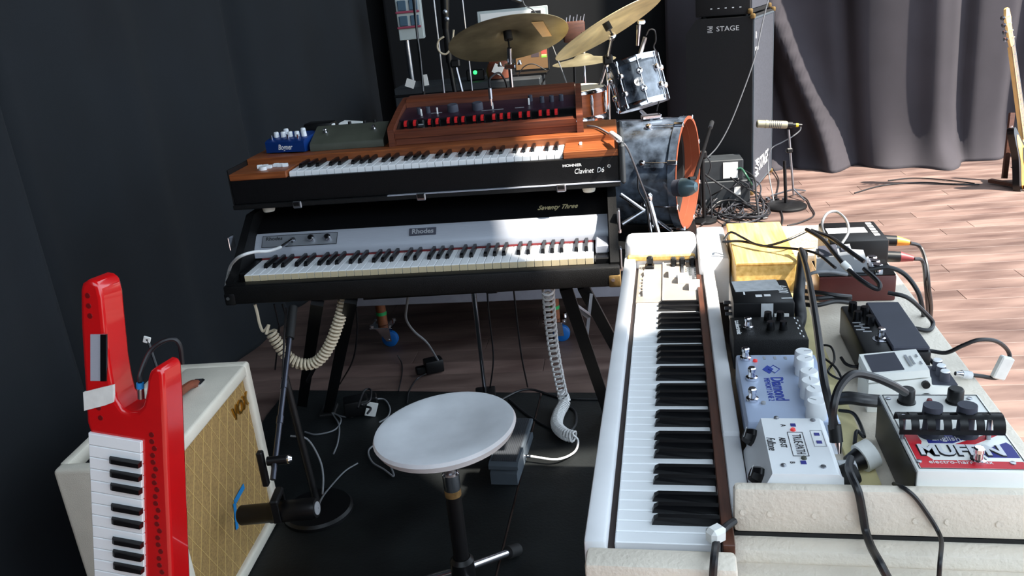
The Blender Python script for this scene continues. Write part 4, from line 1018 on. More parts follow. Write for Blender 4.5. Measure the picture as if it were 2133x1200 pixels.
# ------------------------------------------------------------ microphone at the amplifier
mt = VM @ atv(499, 1074, -.030); nrm_ = VM.to_3x3() @ V((0, -1, 0))
ma = (nrm_ + V((0, -.05, .10))).normalized(); mL = .215
bs = atz(664, 1066, .012)
ms = thing('microphone_stand', 'black microphone stand with round base in front of the amplifier', 'microphone stand', loc=(bs.x, bs.y, .0125))
MB().lathe([(.105, 0), (.105, .010), (.098, .018), (.02, .024), (0, .024)], 40).build('base', 'black_metal', ms)
ptop = at(612, 640, bs.y+.05)
MB().cyl((0, 0, .02), V((-.03, .03, .44)), .011, n=14).build('pole', 'black_metal', ms)
mc = mt + ma*(mL*.52) + V((0, 0, .045))
bt_ = at(611, 640, 2.24); bb = mc + V((0, 0, .05))
MB().cyl(bt_, bb, .0075, n=12).build('boom_arm', 'dark_steel', ms, world=True)
MB().cyl(bt_, bt_.lerp(bb, .20), .0125, n=12).build('boom_grip', 'rubber', ms, world=True)
for t0, t1 in ((.46, .50), (.66, .70)): MB().cyl(bt_.lerp(bb, t0), bt_.lerp(bb, t1), .0095, n=12).build('cable_clip', 'dark_steel', ms, world=True)
cl_ = bt_.lerp(bb, .90)
MB().cyl(cl_+V((-.02, 0, 0)), cl_+V((.03, 0, 0)), .012, n=12).build('clutch', 'black_metal', ms, world=True)
MB().lathe([(.010, 0), (.012, .006), (.006, .014), (0, .014)], 12, M.Translation(cl_+V((.03, 0, 0))) @ M.Rotation(rad(90), 4, 'Y')).build('wing_nut', 'chrome', ms, world=True)
MB().box(cl_+V((-.035, .0, -.02)), (.016, .02, .10), .003).build('counterweight', 'black_metal', ms, world=True)
mic = thing('microphone', 'large black microphone pointing at the gold grille', 'microphone', mtx=M.Translation(mt) @ ma.to_track_quat('Z', 'Y').to_matrix().to_4x4())
MB().lathe([(0, 0), (.020, .0), (.0255, .006), (.0255, .085), (.0275, .088), (.0275, mL-.012), (.024, mL-.002), (0, mL)], 26).build('body', 'black_plastic', mic)
MB().lathe([(.017, 0), (.017, .002), (0, .003)], 20, M.Translation((0, 0, mL-.002))).build('rear_plate', 'print_grey', mic)
yk = MB().box(mc+V((0, 0, .0)), (.022, .07, .016), .004)
yk.box(mc+V((0, .031, -.028)), (.020, .006, .06), .002); yk.box(mc+V((0, -.031, -.028)), (.020, .006, .06), .002)
yk.build('yoke', 'black_metal', ms, world=True)
cable('thin grey cable leaving the amplifier microphone', [mt+ma*mL, atz(672, 1035, .12), atz(690, 1012, .05), atz(718, 982, .02), atz(745, 965, .018)], .0025, 'cable_grey')
cable('grey cable bowing from the microphone stand to its base', [at(605, 908, 2.2), at(640, 915, 2.22), at(665, 955, 2.22), at(673, 990, 2.2), at(672, 1030, 2.15)], .003, 'cable_grey')
cable('black cable following the boom arm', [bt_+V((-.02, 0, 0)), at(592, 700, 2.24), at(588, 800, 2.2), at(582, 870, 2.16), at(577, 930, 2.12)], .003)

# ------------------------------------------------------------ cables and boxes under the piano
cable('grey cable hanging under the piano to the black adapter', [at(852, 606, 2.45), at(847, 640, 2.5), at(846, 665, 2.55), at(862, 690, 2.65), at(890, 715, 2.8), atz(912, 750, .06)], .0042, 'cable_grey')
o = thing('power_adapter', 'black power adapter on the wooden floor below the piano', 'adapter', loc=atz(905, 775, 0), rotz=.3)
MB().box((0, 0, .032), (.075, .055, .055), .006, 2).build('housing', 'black_plastic', o); MB().box((-.05, .0, .022), (.05, .03, .03), .005).build('plug', 'black_plastic', o)
cable('black cord curling from the adapter to the stool', [atz(888, 778, .02), atz(868, 790, .008), atz(852, 815, .018), atz(848, 840, .018)], .003)
cable('thin black cord hanging straight between pedal rod and stool', [at(1015, 606, 2.5), at(1018, 650, 2.55), at(1026, 720, 2.65), at(1027, 760, 2.7), atz(1020, 814, .01)], .003)
cable('thin black cord hanging beside the white coil', [at(1070, 604, 2.5), at(1075, 650, 2.55), at(1086, 740, 2.7), atz(1099, 806, .01)], .003)
cable('black cable lying across the sheets below the white coil', zz((1040, 835, .016), (1080, 815, .016), (1110, 812, .016), (1150, 824, .016), (1180, 830, .016), (1270, 832, .016)), .0045)
cable('black cable curling round the foot of the white coil', zz((1060, 832, .016), (1100, 865, .016), (1145, 892, .016), (1180, 900, .016), (1199, 885, .016), (1198, 858, .016), (1180, 845, .016)), .004)
cable('thin black cord hanging beside the stand leg nearest the microphone stand', [at(742, 640, 2.5), at(744, 690, 2.55), at(735, 750, 2.65), atz(708, 800, .02)], .003)
cable('thin cord reaching from the caster to the sheet', [atz(828, 740, .03), atz(836, 755, .008), atz(838, 775, .006), atz(830, 815, .016)], .0025)
for i, (x, z1) in enumerate(((575, 690), (592, 760))):
    cable(('outer', 'inner')[i]+' thin wire hanging at the curtain end of the piano', [at(x-4, 634, 2.35), at(x+4, 670, 2.37), at(x+6, z1, 2.4), at(x-2, z1+80, 2.45)], .0025)
o = thing('power_adapter', 'black adapter bundle with white paper tag behind the stool', 'adapter', loc=atz(745, 862, .0125), rotz=.2)
MB().box((0, 0, .035), (.09, .07, .06), .008, 2).build('housing', 'black_plastic', o)
MB().box((.055, .02, .03), (.05, .05, .05), .006).build('plug', 'black_plastic', o)
MB().box((.052, -.045, .030), (.04, .003, .055), .001, rot=M.Rotation(.35, 3, 'Y')).build('paper_tag', 'white_tape', o)
cable('black cord loops on top of the tagged adapter', zz((745, 850, .09), (758, 815, .11), (772, 812, .11), (770, 835, .10), (752, 845, .10), (772, 850, .10), (765, 862, .09)), .004)
cable('grey cable curling on the sheet between stool and tagged adapter', zz((775, 832, .03), (800, 832, .018), (812, 850, .018), (808, 868, .018), (790, 880, .018)), .003, 'cable_grey')
cable('pale cord crossing the sheet behind the microphone stand', zz((690, 858, .018), (710, 872, .018), (698, 895, .018), (660, 905, .018), (635, 900, .018)), .003, 'cable_grey')
cable('pale cord running to the tagged adapter', zz((692, 860, .018), (715, 868, .018), (735, 868, .018)), .003, 'cable_grey')
cable('thin dark cord falling on the sheet beside the microphone base', zz((690, 858, .018), (706, 885, .018), (704, 920, .018), (695, 945, .018)), .003, 'cable_grey')
cable('grey cable ending under the stool rim', zz((790, 920, .02), (768, 938, .018), (775, 962, .018), (800, 978, .018), (820, 992, .018), (812, 970, .018), (795, 958, .018)), .003, 'cable_grey')

# ------------------------------------------------------------ drum kit
def axisM(p, d): return M.Translation(V(p)) @ V(d).normalized().to_track_quat('Z', 'Y').to_matrix().to_4x4()
RZT = RZ+.0005
BC = at(1418, 354, 3.87); bn = V((.905, -.425, 0)).normalized(); BR = .258; BD = .40
BC.z = RZT+BR+.006
bd = thing('bass_drum', 'dark marbled bass drum with open front and wooden inside', 'drum', mtx=axisM(BC, bn))
MB().lathe([(BR-.012, -.004), (BR-.006, -.004), (BR-.006, -BD), (BR-.012, -BD), (BR-.012, -.004)], 48).build('shell', 'drum_wrap', bd)
MB().lathe([(BR-.0125, -.035), (BR-.0125, -.003), (BR-.0086, -.003), (BR-.0086, .035)], 48, cap=False).build('shell_lining', 'drum_inside', bd)
MB().lathe([(BR-.0125, -BD), (BR-.0125, -.40), (BR-.035, -.39), (BR-.03, -.04), (BR-.0125, -.035)], 48, cap=False).build('damping_foam', 'rubber', bd)
MB().lathe([(0, -BD-.002), (BR-.010, -BD-.002)], 40).build('batter_head', 'grey_box', bd)
for z0 in (-.002, -BD-.034):
    hp = MB().lathe([(BR-.008, z0), (BR+.004, z0), (BR+.004, z0+.036), (BR-.008, z0+.036), (BR-.008, z0)], 48).build('hoop', 'drum_wrap', bd)
    MB().lathe([(BR-.009, z0+.036), (BR+.005, z0+.036), (BR+.005, z0+.0385), (BR-.009, z0+.0385), (BR-.009, z0+.036)], 48).build('hoop_edge', 'drum_inside', hp)
lug = MB().lathe([(.017, 0), (.017, .008), (.012, .016), (0, .018)], 16).mesh('lug', 'chrome')
for i in range(8):
    a = rad(22.5+45*i); u_ = V((math.cos(a), math.sin(a), 0)); R0 = BR-.006
    o = inst(lug, 'lug', bd, u_*R0+V((0, 0, -.12)), u_.to_track_quat('Z', 'Y').to_euler())
    MB().cyl(u_*(R0+.010)+V((0, 0, -.12)), u_*(R0+.010)+V((0, 0, .02)), .003, n=8).build('tension_rod', 'chrome', bd)
    MB().box(u_*(R0+.011)+V((0, 0, .018)), (.02, .02, .045), .003, rot=u_.to_track_quat('X', 'Z').to_matrix()).build('claw', 'chrome', bd)
for s_, in ((1,), (-1,)):
    wp_ = BC - bn*.10 + V((-bn.y, bn.x, 0))*(-s_*.24) + V((0, 0, -.10)); fp = wp_ + V((-bn.y, bn.x, 0))*(-s_*.16)+bn*.06; fp.z = RZT+.004
    MB().cyl(wp_, fp, .007, n=10).build('spur', 'chrome', bd, world=True)
# tom
t0, t1 = at(1340, 218, 4.05), at(1317, 128, 4.10); TR = .118; td_ = (t1-t0); TH = td_.length
TM_ = axisM(t0, td_)
tm = thing('tom_drum', 'marbled rack tom with chrome hoops above the bass drum', 'drum', mtx=TM_)
MB().lathe([(TR, 0), (TR, TH)], 40).build('shell', 'drum_wrap', tm)
MB().lathe([(0, TH+.002), (TR+.001, TH+.002), (TR+.001, TH-.004)], 40).build('drum_head', 'head_white', tm)
MB().lathe([(0, -.002), (TR+.001, -.002), (TR+.001, .004)], 40).build('drum_head', 'head_white', tm)
for z0 in (-.010, TH-.016): MB().lathe([(TR+.002, z0), (TR+.009, z0), (TR+.007, z0+.013), (TR+.009, z0+.026), (TR+.002, z0+.026), (TR+.002, z0)], 40).build('hoop', 'chrome', tm)
for i in range(8):
    a = rad(45*i+10); u_ = V((math.cos(a), math.sin(a), 0))
    for z in (TH*.30, TH*.70): inst(lug, 'lug', tm, u_*TR+V((0, 0, z)), u_.to_track_quat('Z', 'Y').to_euler())
    MB().cyl(u_*(TR+.010)+V((0, 0, -.005)), u_*(TR+.010)+V((0, 0, TH+.008)), .003, n=8).build('tension_rod', 'chrome', tm)
vd = (TM_.inverted().to_3x3() @ V((-.12, -1, .1))); vd.z = 0; vd.normalize(); 
bmx = frame(vd*(TR+.001)+V((0, 0, TH*.48)), V((0, 0, 1)).cross(vd)*1.0, (0, 0, 1))
bg_ = MB().lathe([(.020, 0), (.020, .002), (0, .003)], 20, bmx).build('badge', 'print_white', tm)
text('dw', .022, 'print_black', bg_, bmx @ M.Translation((0, 0, .0035)), align='CENTER', shear=.2)
MB().cyl(at(1336, 232, 4.06), BC+V((-.12, .06, BR-.01)), .009, n=12).build('mount_rod', 'chrome', tm, world=True)
mb_ = MB().box(BC+V((-.12, .06, BR+.008)), (.09, .05, .02), .004)
mb_.build('mount_bracket', 'chrome', bd, world=True)
# snare
SP = at(1196, 214, 4.35); SR, SH = .160, .14
sn = thing('snare_drum', 'orange wooden snare drum with chrome lugs behind the synthesizer', 'drum', loc=SP-V((0, 0, SH/2)))
MB().lathe([(SR, 0), (SR, SH)], 40).build('shell', 'drum_wood', sn)
MB().lathe([(0, SH+.002), (SR+.001, SH+.002), (SR+.001, SH-.004)], 40).build('drum_head', 'drum_head', sn)
for z0 in (-.006, SH-.014): MB().lathe([(SR+.002, z0), (SR+.010, z0), (SR+.008, z0+.012), (SR+.002, z0+.02), (SR+.002, z0)], 40).build('hoop', 'chrome', sn)
lg2 = MB().lathe([(.006, 0), (.009, .02), (.009, .08), (.006, .10)], 12).mesh('lug', 'chrome')
for i in range(10):
    a = rad(36*i+8); inst(lg2, 'lug', sn, (math.cos(a)*(SR+.006), math.sin(a)*(SR+.006), .02))
sst = thing('snare_stand', 'chrome stand under the orange snare drum', 'stand', loc=(SP.x, SP.y, RZT))
MB().cyl((0, 0, .10), (0, 0, SP.z-SH/2-RZT-.02), .011, n=12).build('pole', 'chrome', sst)
for i in range(3):
    a = rad(120*i+40); MB().cyl((0, 0, .16), (.2*math.cos(a), .2*math.sin(a), .007), .007, n=10).build('leg', 'chrome', sst)
    MB().cyl((0, 0, SP.z-SH/2-RZT-.03), (.14*math.cos(a), .14*math.sin(a), SP.z-SH/2-RZT-.012), .006, n=10).build('basket_arm', 'chrome', sst)
# cymbals
def cymbal(label, c, N, r, m_):
    o = thing('cymbal', label, 'cymbal', mtx=axisM(c, N))
    pr = [(.006, .026), (.025, .024), (.045, .014), (.058, .004), (r*.6, -.006), (r, -.018)]
    MB().lathe(pr[::-1] + [(a, b+.0016) for a, b in pr] + [pr[-1]], 56).build('plate', m_, o, ang=50)
    return o
cA = at(1058, 74, 4.0)
c1_ = cymbal('large worn ride cymbal with tape strip seen from below', cA, (-.07, .40, .91), .278, 'bronze_dark')
ci = MW[c1_].inverted()
def on_cym(px, py):
    n = MW[c1_].to_3x3() @ V((0, 0, 1)); p0 = MW[c1_] @ V((0, 0, -.0095)); d = ray(px, py); return ci @ (CAMP+d*((p0-CAMP).dot(n)/d.dot(n)))
tq = [on_cym(x, y) for x, y in ((1107, 46), (1131, 44), (1149, 74), (1130, 76))]
MB().add([q+V((0, 0, -.001)) for q in tq]+[q+V((0, 0, -.003)) for q in tq], [(0, 1, 2, 3), (7, 6, 5, 4), (0, 4, 5, 1), (1, 5, 6, 2), (2, 6, 7, 3), (3, 7, 4, 0)]).build('tape', 'maple', c1_, smooth=False)
MB().cyl((0, 0, -.02), (0, 0, .02), .020, n=16).build('felt', 'rubber', c1_)
cB = at(1264, 52, 4.12)
c2_ = cymbal('tilted bright crash cymbal above the rack tom', cB, (-.40, .27, .88), .285, 'bronze')
MB().cyl((0, 0, -.025), (0, 0, .02), .018, n=16).build('felt', 'rubber', c2_)
cC = at(1216, 122, 4.75)
c3_ = cymbal('small dark hi-hat cymbal half hidden behind the crash cymbal', cC, (-.05, -.02, 1), .175, 'bronze_dark')
def stand(label, x, y, pts, r=.010):
    o = thing('cymbal_stand', label, 'stand', loc=(x, y, RZT))
    return o
sA = stand('chrome cymbal stand below the worn ride cymbal', cA.x+.02, cA.y+.02, None)
a0_, a1_, a2_ = at(1061, 100, 3.97), at(1062, 138, 4.0), at(1069, 200, 4.02)
MB().cyl(cA, a0_, .004, n=8).build('tilter_rod', 'black_metal', sA, world=True)
MB().cyl(a0_, a1_, .011, n=12).build('tilter', 'chrome', sA, world=True)
MB().box(a1_, (.05, .03, .025), .005).build('clamp', 'chrome', sA, world=True)
for dx in (-.045, .045): MB().lathe([(.010, 0), (.012, .004), (.006, .02), (0, .022)], 12, M.Translation(a1_+V((dx, -.01, .004)))).build('wing_nut', 'chrome', sA, world=True)
MB().cyl(a1_, V((a2_.x, a2_.y, .55)), .0095, n=12).build('pole', 'chrome', sA, world=True)
MB().cyl(V((a2_.x, a2_.y, .60)), V((a2_.x, a2_.y, .42)), .0125, n=12).build('pole', 'chrome', sA, world=True)
for i in range(3):
    a = rad(120*i+30); MB().cyl(V((a2_.x, a2_.y, .46)), V((a2_.x+.22*math.cos(a), a2_.y+.22*math.sin(a), RZT+.007)), .007, n=10).build('leg', 'chrome', sA, world=True)
b0_, b1_, b2_ = at(1276, 72, 4.15), at(1266, 124, 4.38), at(1244, 196, 4.40); bv = at(1267, 250, 4.47)
sB = stand('chrome boom cymbal stand beside the rack tom', bv.x, bv.y, None)
MB().cyl(cB, b0_, .004, n=8).build('tilter_rod', 'black_metal', sB, world=True)
MB().lathe([(.008, 0), (.017, .006), (.017, .035), (.010, .05)], 14, axisM(b0_, b1_-b0_)).build('tilter', 'chrome', sB, world=True)
MB().cyl(b0_, b1_, .008, n=12).build('boom_arm', 'chrome', sB, world=True)
MB().cyl(b1_, b2_, .009, n=12).build('boom_arm', 'chrome', sB, world=True)
MB().box(b1_, (.05, .04, .05), .008).build('clamp', 'black_metal', sB, world=True)
MB().cyl(b1_, V((bv.x, bv.y, .60)), .009, n=12).build('pole', 'chrome', sB, world=True)
MB().cyl(V((bv.x, bv.y, .66)), V((bv.x, bv.y, .42)), .0125, n=12).build('pole', 'chrome', sB, world=True)
for i in range(3):
    a = rad(120*i+80); MB().cyl(V((bv.x, bv.y, .46)), V((bv.x+.22*math.cos(a), bv.y+.22*math.sin(a), RZT+.007)), .007, n=10).build('leg', 'chrome', sB, world=True)
hh = stand('chrome hi-hat stand behind the crash cymbal', cC.x, cC.y, None)
MB().cyl(V((cC.x, cC.y, .45)), V((cC.x, cC.y, cC.z+.14)), .006, n=10).build('pole', 'chrome', hh, world=True)
for i in range(3):
    a = rad(120*i+10); MB().cyl(V((cC.x, cC.y, .5)), V((cC.x+.2*math.cos(a), cC.y+.2*math.sin(a), RZT+.007)), .007, n=10).build('leg', 'chrome', hh, world=True)
MB().lathe([(.012, 0), (.014, .01), (.008, .03), (0, .03)], 12, M.Translation((cC.x, cC.y, cC.z+.03))).build('clutch', 'chrome', hh, world=True)
# small drum microphone clipped to the tom
tmo = thing('drum_microphone', 'small clip microphone with shiny mount above the rack tom', 'microphone', loc=at(1333, 108, 4.1))
MB().cyl(at(1334, 112, 4.1), at(1344, 78, 4.08), .010, n=12).build('body', 'steel', tmo, world=True)
MB().cyl(at(1328, 95, 4.1), at(1331, 52, 4.1), .008, .011, 10).build('arm', 'chrome', tmo, world=True)
MB().box(at(1336, 46, 4.1), (.035, .02, .02), .005).build('clamp', 'chrome', tmo, world=True)
cable('thin cable looping off the tom microphone', [at(x, y, 4.08) for x, y in ((1346, 74), (1353, 62), (1364, 64), (1366, 85), (1362, 98), (1371, 118), (1377, 150), (1376, 190), (1368, 232))], .003)
cable('pale cable crossing the clavichord end to the drums', [atz(1224, 262, 1.010), atz(1245, 266, 1.010), atz(1272, 281, 1.010), atz(1290, 292, 1.014), at(1306, 308, 2.62), at(1320, 340, 2.7), at(1335, 380, 2.9), at(1350, 420, 3.2), at(1362, 470, 3.5)], .0035, 'cable_grey')
o = tag(MB().cyl(atz(1274, 279, 1.014), atz(1289, 290, 1.016), .009, n=12).build('cable_joint', 'white_plastic'), 'white cable joint above the clavichord end', 'plug')
cable('dark cable hanging down the bass drum side', [at(x, y, 3.4) for x, y in ((1318, 335), (1328, 360), (1330, 395), (1345, 425), (1352, 470), (1362, 500))], .0035)
# pedal with chrome beater arm: bright spur between piano and bass drum
ph = thing('drum_hardware', 'chrome tripod stand leaning between piano end and bass drum', 'stand', loc=atz(1370, 497, RZT))
MB().cyl(at(1352, 420, 3.55), at(1375, 500, 3.5), .014, .010, 12).build('pole', 'chrome', ph, world=True)
MB().cyl(at(1292, 405, 3.6), at(1342, 440, 3.58), .010, n=10).build('leg', 'chrome', ph, world=True)
MB().cyl(at(1342, 438, 3.58), at(1296, 467, 3.56), .009, n=10).build('leg', 'steel', ph, world=True)
MB().cyl(at(1364, 455, 3.55), at(1400, 482, 3.45), .006, n=10).build('leg', 'steel', ph, world=True)
MB().lathe([(.010, 0), (.016, .01), (.016, .03), (.010, .04)], 12, M.Translation(at(1352, 420, 3.55))).build('clamp', 'chrome', ph, world=True)

# kick microphone on short boom stand
kp = atz(1467, 462, 0)
kst = thing('microphone_stand', 'short black boom stand in front of the bass drum', 'microphone stand', loc=(kp.x, kp.y, .0))
MB().cyl(kp+V((0, 0, .01)), at(1463, 322, kp.y), .012, n=12).build('pole', 'black_metal', kst, world=True)
k0, k1 = at(1483, 255, kp.y+.08), at(1447, 372, 3.50)
MB().cyl(k0, k1, .009, n=12).build('boom_arm', 'black_metal', kst, world=True)
MB().cyl(k0, k0.lerp(k1, .12), .013, n=12).build('counterweight', 'steel', kst, world=True)
MB().box(at(1463, 322, kp.y-.01), (.05, .04, .05), .01).build('clutch', 'black_metal', kst, world=True)
MB().lathe([(.075, 0), (.075, .012), (.06, .02), (.015, .026), (0, .026)], 28).build('base', 'black_metal', kst)
m0_, m1_ = at(1453, 389, 3.46), at(1403, 392, 3.53)
km = thing('microphone', 'teal grey egg shaped microphone at the open bass drum', 'microphone', mtx=axisM(m0_, m1_-m0_)); kL = (m1_-m0_).length
MB().lathe([(0, 0), (.020, .006), (.034, .030), (.040, .055), (.040, kL*.62)], 24).build('body', 'mic_teal', km)
MB().lathe([(.041, kL*.62), (.041, kL*.66), (.038, kL*.68), (.036, kL*.95), (.025, kL), (0, kL)], 24).build('grille', 'slate', km)
MB().cyl(k1, m0_.lerp(m1_, .35)+V((0, 0, .035)), .010, n=10).build('mount', 'black_metal', kst, world=True)
cable('black cable hanging off the short boom stand', [at(x, y, kp.y) for x, y in ((1463, 318), (1478, 335), (1480, 350), (1472, 365), (1460, 352))]+[at(1479, 400, kp.y+.02), atz(1483, 455, .02)], .004)

# ------------------------------------------------------------ bass amplifier stack
q0, q1 = atz(1565, 402, .03), atz(1604, 356, .03); fd = (q1-q0); fd.z = 0; fd.normalize()
BM = frame(V((q0.x, q0.y, 0)), fd, V((-fd.y, fd.x, 0)))
bc = thing('bass_cabinet', 'tall black bass speaker cabinet with grey grille against the curtain', 'speaker cabinet', mtx=BM)
BW, BDp = .66, .42; BH = (at(1562, 34, q0.y)).z
body = [(0, .03), (0, BH), (BDp-.07, BH), (BDp, BH-.09), (BDp, .03)]
MB().prism([(y, z) for y, z in body], 0, BW, YZX).build('cabinet', 'amp_black', bc)
MB().span((.018, -.006, .05), (BW-.018, .001, BH-.02)).build('grille', 'amp_grille', bc)
pi_ = MB()
for a, b in (((.008, -.008, .04), (.018, .0, BH-.01)), ((BW-.018, -.008, .04), (BW-.008, .0, BH-.01)), ((.008, -.008, .04), (BW-.008, .0, .05)), ((.008, -.008, BH-.02), (BW-.008, .0, BH-.01))): pi_.span(a, b)
pi_.build('piping', 'pedal_grey', bc)
for x in (0, BW):
    for z in (.03, BH): MB().box((x, .0, z), (.030, .030, .03), .008, seg=2).build('corner_protector', 'old_brass', bc)
for x in (.06, BW-.06):
    for y in (.05, BDp-.05): MB().cyl((x, y, 0), (x, y, .03), .022, n=12).build('foot', 'rubber', bc)
fg = frame(V((.06, -.0068, .17)), (1, 0, 0), (0, 0, 1))
text('STAGE', .12, 'print_white', bc, fg @ M.Translation((.15, .0, 0)), shear=.15, xs=.85, bold=.002)
def emblem(mx, s, m_):
    mb = MB()
    for a, b in (((0, .6), (0, 1)), ((0, 1), (.95, 1)), ((0, .6), (.75, .35)), ((.75, .35), (.75, .22)), ((.75, .22), (0, .22)), ((0, 0), (.95, 0)), ((.95, 0), (.95, .55)), ((.95, .55), (.3, .8)), ((.3, .8), (.95, .8))):
        mb.bar(mx @ V((a[0]*s, a[1]*s-s*.5, .0)), mx @ V((b[0]*s, b[1]*s-s*.5, 0)), s*.09, s*.09)
    return mb
emblem(fg @ M.Translation((.02, 0, 0)), .10, '').build('emblem', 'print_white', bc)
# side lettering: side plane x=0, seen from -x side; reads along -y
sg = frame(V((-.0006, BDp-.14, BH-.065)), (0, -1, 0), (0, 0, 1))
text('STAGE', .042, 'print_white', bc, sg @ M.Translation((.055, 0, 0)), xs=1.15)
emblem(sg, .035, '').build('emblem', 'print_white', bc)
text('8', .06, 'print_white', bc, frame(V((.055, -.0068, BH-.12)), (1, 0, 0), (0, 0, 1)))
bl = MB().span((.05, -.0072, BH-.21), (.14, -.0060, BH-.19)); bl.build('printed_mark', 'print_white', bc)
hdm = BM @ M.Translation((.02, .02, BH+.012))
bh = thing('amplifier_head', 'black amplifier head resting on the bass cabinet', 'amplifier', mtx=hdm)
MB().span((0, 0, 0), (.60, .34, .26), .006, 2).build('cabinet', 'amp_black', bh)
MB().span((.03, -.004, .03), (.57, .0, .22)).build('front_panel', 'amp_grille', bh)
for x in (0, .60): MB().box((x, 0, .017), (.030, .030, .03), .008, seg=2).build('corner_protector', 'old_brass', bh)
for i in range(5): MB().box((-.001, .06+i*.045, .045), (.002, .012, .006)).build('panel_marking', 'print_white', bh)
for x in (.05, .55):
    for y in (.04, .30): MB().cyl((x, y, -.012), (x, y, 0), .015, n=10).build('foot', 'rubber', bh)
cable('braided thin cable hanging from the amplifier head', [at(x, y, q0.y-.06) for x, y in ((1600, 0), (1590, 40), (1572, 120), (1548, 190), (1520, 260), (1495, 305), (1472, 330))], .004, 'cable_grey')

# microphone on the bass cabinet
rp0 = atz(1637, 432, 0)
rst = thing('microphone_stand', 'thin microphone stand with disc base before the bass cabinet', 'microphone stand', loc=(rp0.x, rp0.y, 0))
MB().lathe([(.125, .001), (.125, .012), (.11, .022), (.02, .03), (0, .03)], 36).build('base', 'black_metal', rst)
pt_ = at(1634, 335, rp0.y)
MB().cyl((0, 0, .02), V((pt_.x-rp0.x, 0, pt_.z)), .010, n=12).build('pole', 'black_metal', rst)
r2 = atz(1653, 410, 0)
rs2 = thing('microphone_stand', 'slim chrome grey stand carrying the beige microphone', 'microphone stand', loc=(r2.x, r2.y, 0))
rt_ = at(1643, 270, r2.y)
MB().cyl(V((r2.x, r2.y, .01)), rt_, .007, n=10).build('pole', 'steel', rs2, world=True)
MB().box(at(1644, 313, r2.y), (.04, .03, .03), .006).build('clutch', 'black_metal', rs2, world=True)
for i in range(3):
    a = rad(120*i+40); MB().cyl(V((r2.x, r2.y, .05)), V((r2.x+.14*math.cos(a), r2.y+.14*math.sin(a), .008)), .006, n=8).build('leg', 'steel', rs2, world=True)
n0, n1 = at(1640, 260, r2.y), at(1576, 258, r2.y+.02); nL = (n1-n0).length
nm = thing('microphone', 'beige cylindrical microphone aimed at the bass cabinet', 'microphone', mtx=axisM(n0, n1-n0))
MB().lathe([(0, 0), (.022, .002), (.024, .01), (.024, nL*.66)], 20).build('body', 'mic_beige', nm)
MB().lathe([(.026, nL*.66), (.026, nL*.72), (.024, nL*.72), (.024, nL*.97), (.018, nL), (0, nL)], 20).build('head', 'mic_beige', nm)
for i in range(7): MB().lathe([(.0242, 0), (.0246, .002), (.0242, .004)], 20, M.Translation((0, 0, nL*(.22+.06*i)))).build('vent_ring', 'slate', nm)
xl = thing('cable_connector', 'black connector with yellow ring behind the beige microphone', 'connector', mtx=axisM(n0, n0-n1))
MB().lathe([(.020, -.004), (.020, .030), (.012, .034), (.012, .05), (.009, .09), (0, .09)], 16).build('housing', 'black_plastic', xl)
MB().lathe([(.0125, .052), (.0125, .066), (.0105, .068)], 16).build('ring', 'yellow', xl)
cable('grey cable drooping from the yellow ringed connector', [at(x, y, r2.y+.02) for x, y in ((1668, 262), (1666, 272), (1650, 285), (1630, 296), (1605, 312), (1600, 350))]+[atz(1612, 420, .01)], .004, 'cable_grey')

# stage boxes and cable tangle
sb1 = atz(1508, 422, 0)
o = thing('stage_box', 'black stage box with white labels among the tangled cables', 'box', loc=(sb1.x-.03, sb1.y-.12, 0), rotz=rad(-8))
MB().span((-.15, 0, .004), (.16, .22, .17), .005).build('lower_box', 'grey_box', o)
MB().span((-.13, .02, .1705), (.12, .20, .30), .005).build('upper_box', 'grey_box', o)
MB().span((-.005, .014, .185), (.085, .0205, .285)).build('label', 'tab_white', o); MB().span((.06, -.004, .08), (.10, .0005, .13)).build('label', 'tab_white', o)
for x in (-.1, .1):
    for y in (.04, .18): MB().cyl((x, y, 0), (x, y, .004), .012, n=8).build('foot', 'rubber', o)
rnd = random.Random(11); tg = MB()
for i in range(26):
    x0, x1 = rnd.uniform(1458, 1590), rnd.uniform(1455, 1600); tg.slot(i % 2)
    if i < 14:
        pts = [atz(rnd.uniform(1500, 1560), rnd.uniform(352, 372), rnd.uniform(.14, .22)), atz((x0+1530)/2+rnd.uniform(-20, 30), rnd.uniform(378, 395), rnd.uniform(.10, .16)), atz(x0, rnd.uniform(405, 425), .05), atz(x0+rnd.uniform(-15, 15), rnd.uniform(438, 455), .012), atz(x1, rnd.uniform(445, 466), .010)]
    else:
        a0_ = rnd.uniform(0, 6.28); cx_, cy_ = rnd.uniform(1490, 1570), rnd.uniform(428, 448); rx_, ry_ = rnd.uniform(22, 48), rnd.uniform(10, 20)
        pts = [atz(cx_+rx_*math.cos(a0_+k*.8), cy_+ry_*math.sin(a0_+k*.8), .012+.02*rnd.random()) for k in range(7)]
    tg.tube(crom(pts, 6), .0048, 6)
o = tag(tg.build('cable_tangle', ['cable_black', 'cable_dark']), 'heap of tangled black cables in front of the bass cabinet', 'cables'); o['kind'] = 'stuff'
for i, pts in enumerate((((1470, 365, .24), (1500, 385, .18), (1535, 408, .1), (1562, 430, .03)), ((1472, 445, .02), (1500, 420, .06), (1540, 420, .06), (1575, 440, .02)), ((1540, 350, .22), (1570, 370, .18), (1575, 410, .10), (1580, 450, .02)), ((1460, 468, .015), (1490, 452, .015), (1520, 456, .015), (1505, 470, .015)))):
    cable(('grey black cable slanting down from the stage box', 'low arching cable in front of the stage box', 'cable bowing down past the stage box end', 'cable curl on the floor below the heap')[i], zz(*pts), .006)
cable('green tipped cable behind the stage box', zz((1535, 352, .24), (1545, 352, .24), (1556, 368, .2), (1566, 385, .12)), .007, 'cable_green')
o = thing('adapter_cluster', 'shiny connector cluster on the floor before the bass cabinet', 'connector', loc=atz(1606, 420, 0))
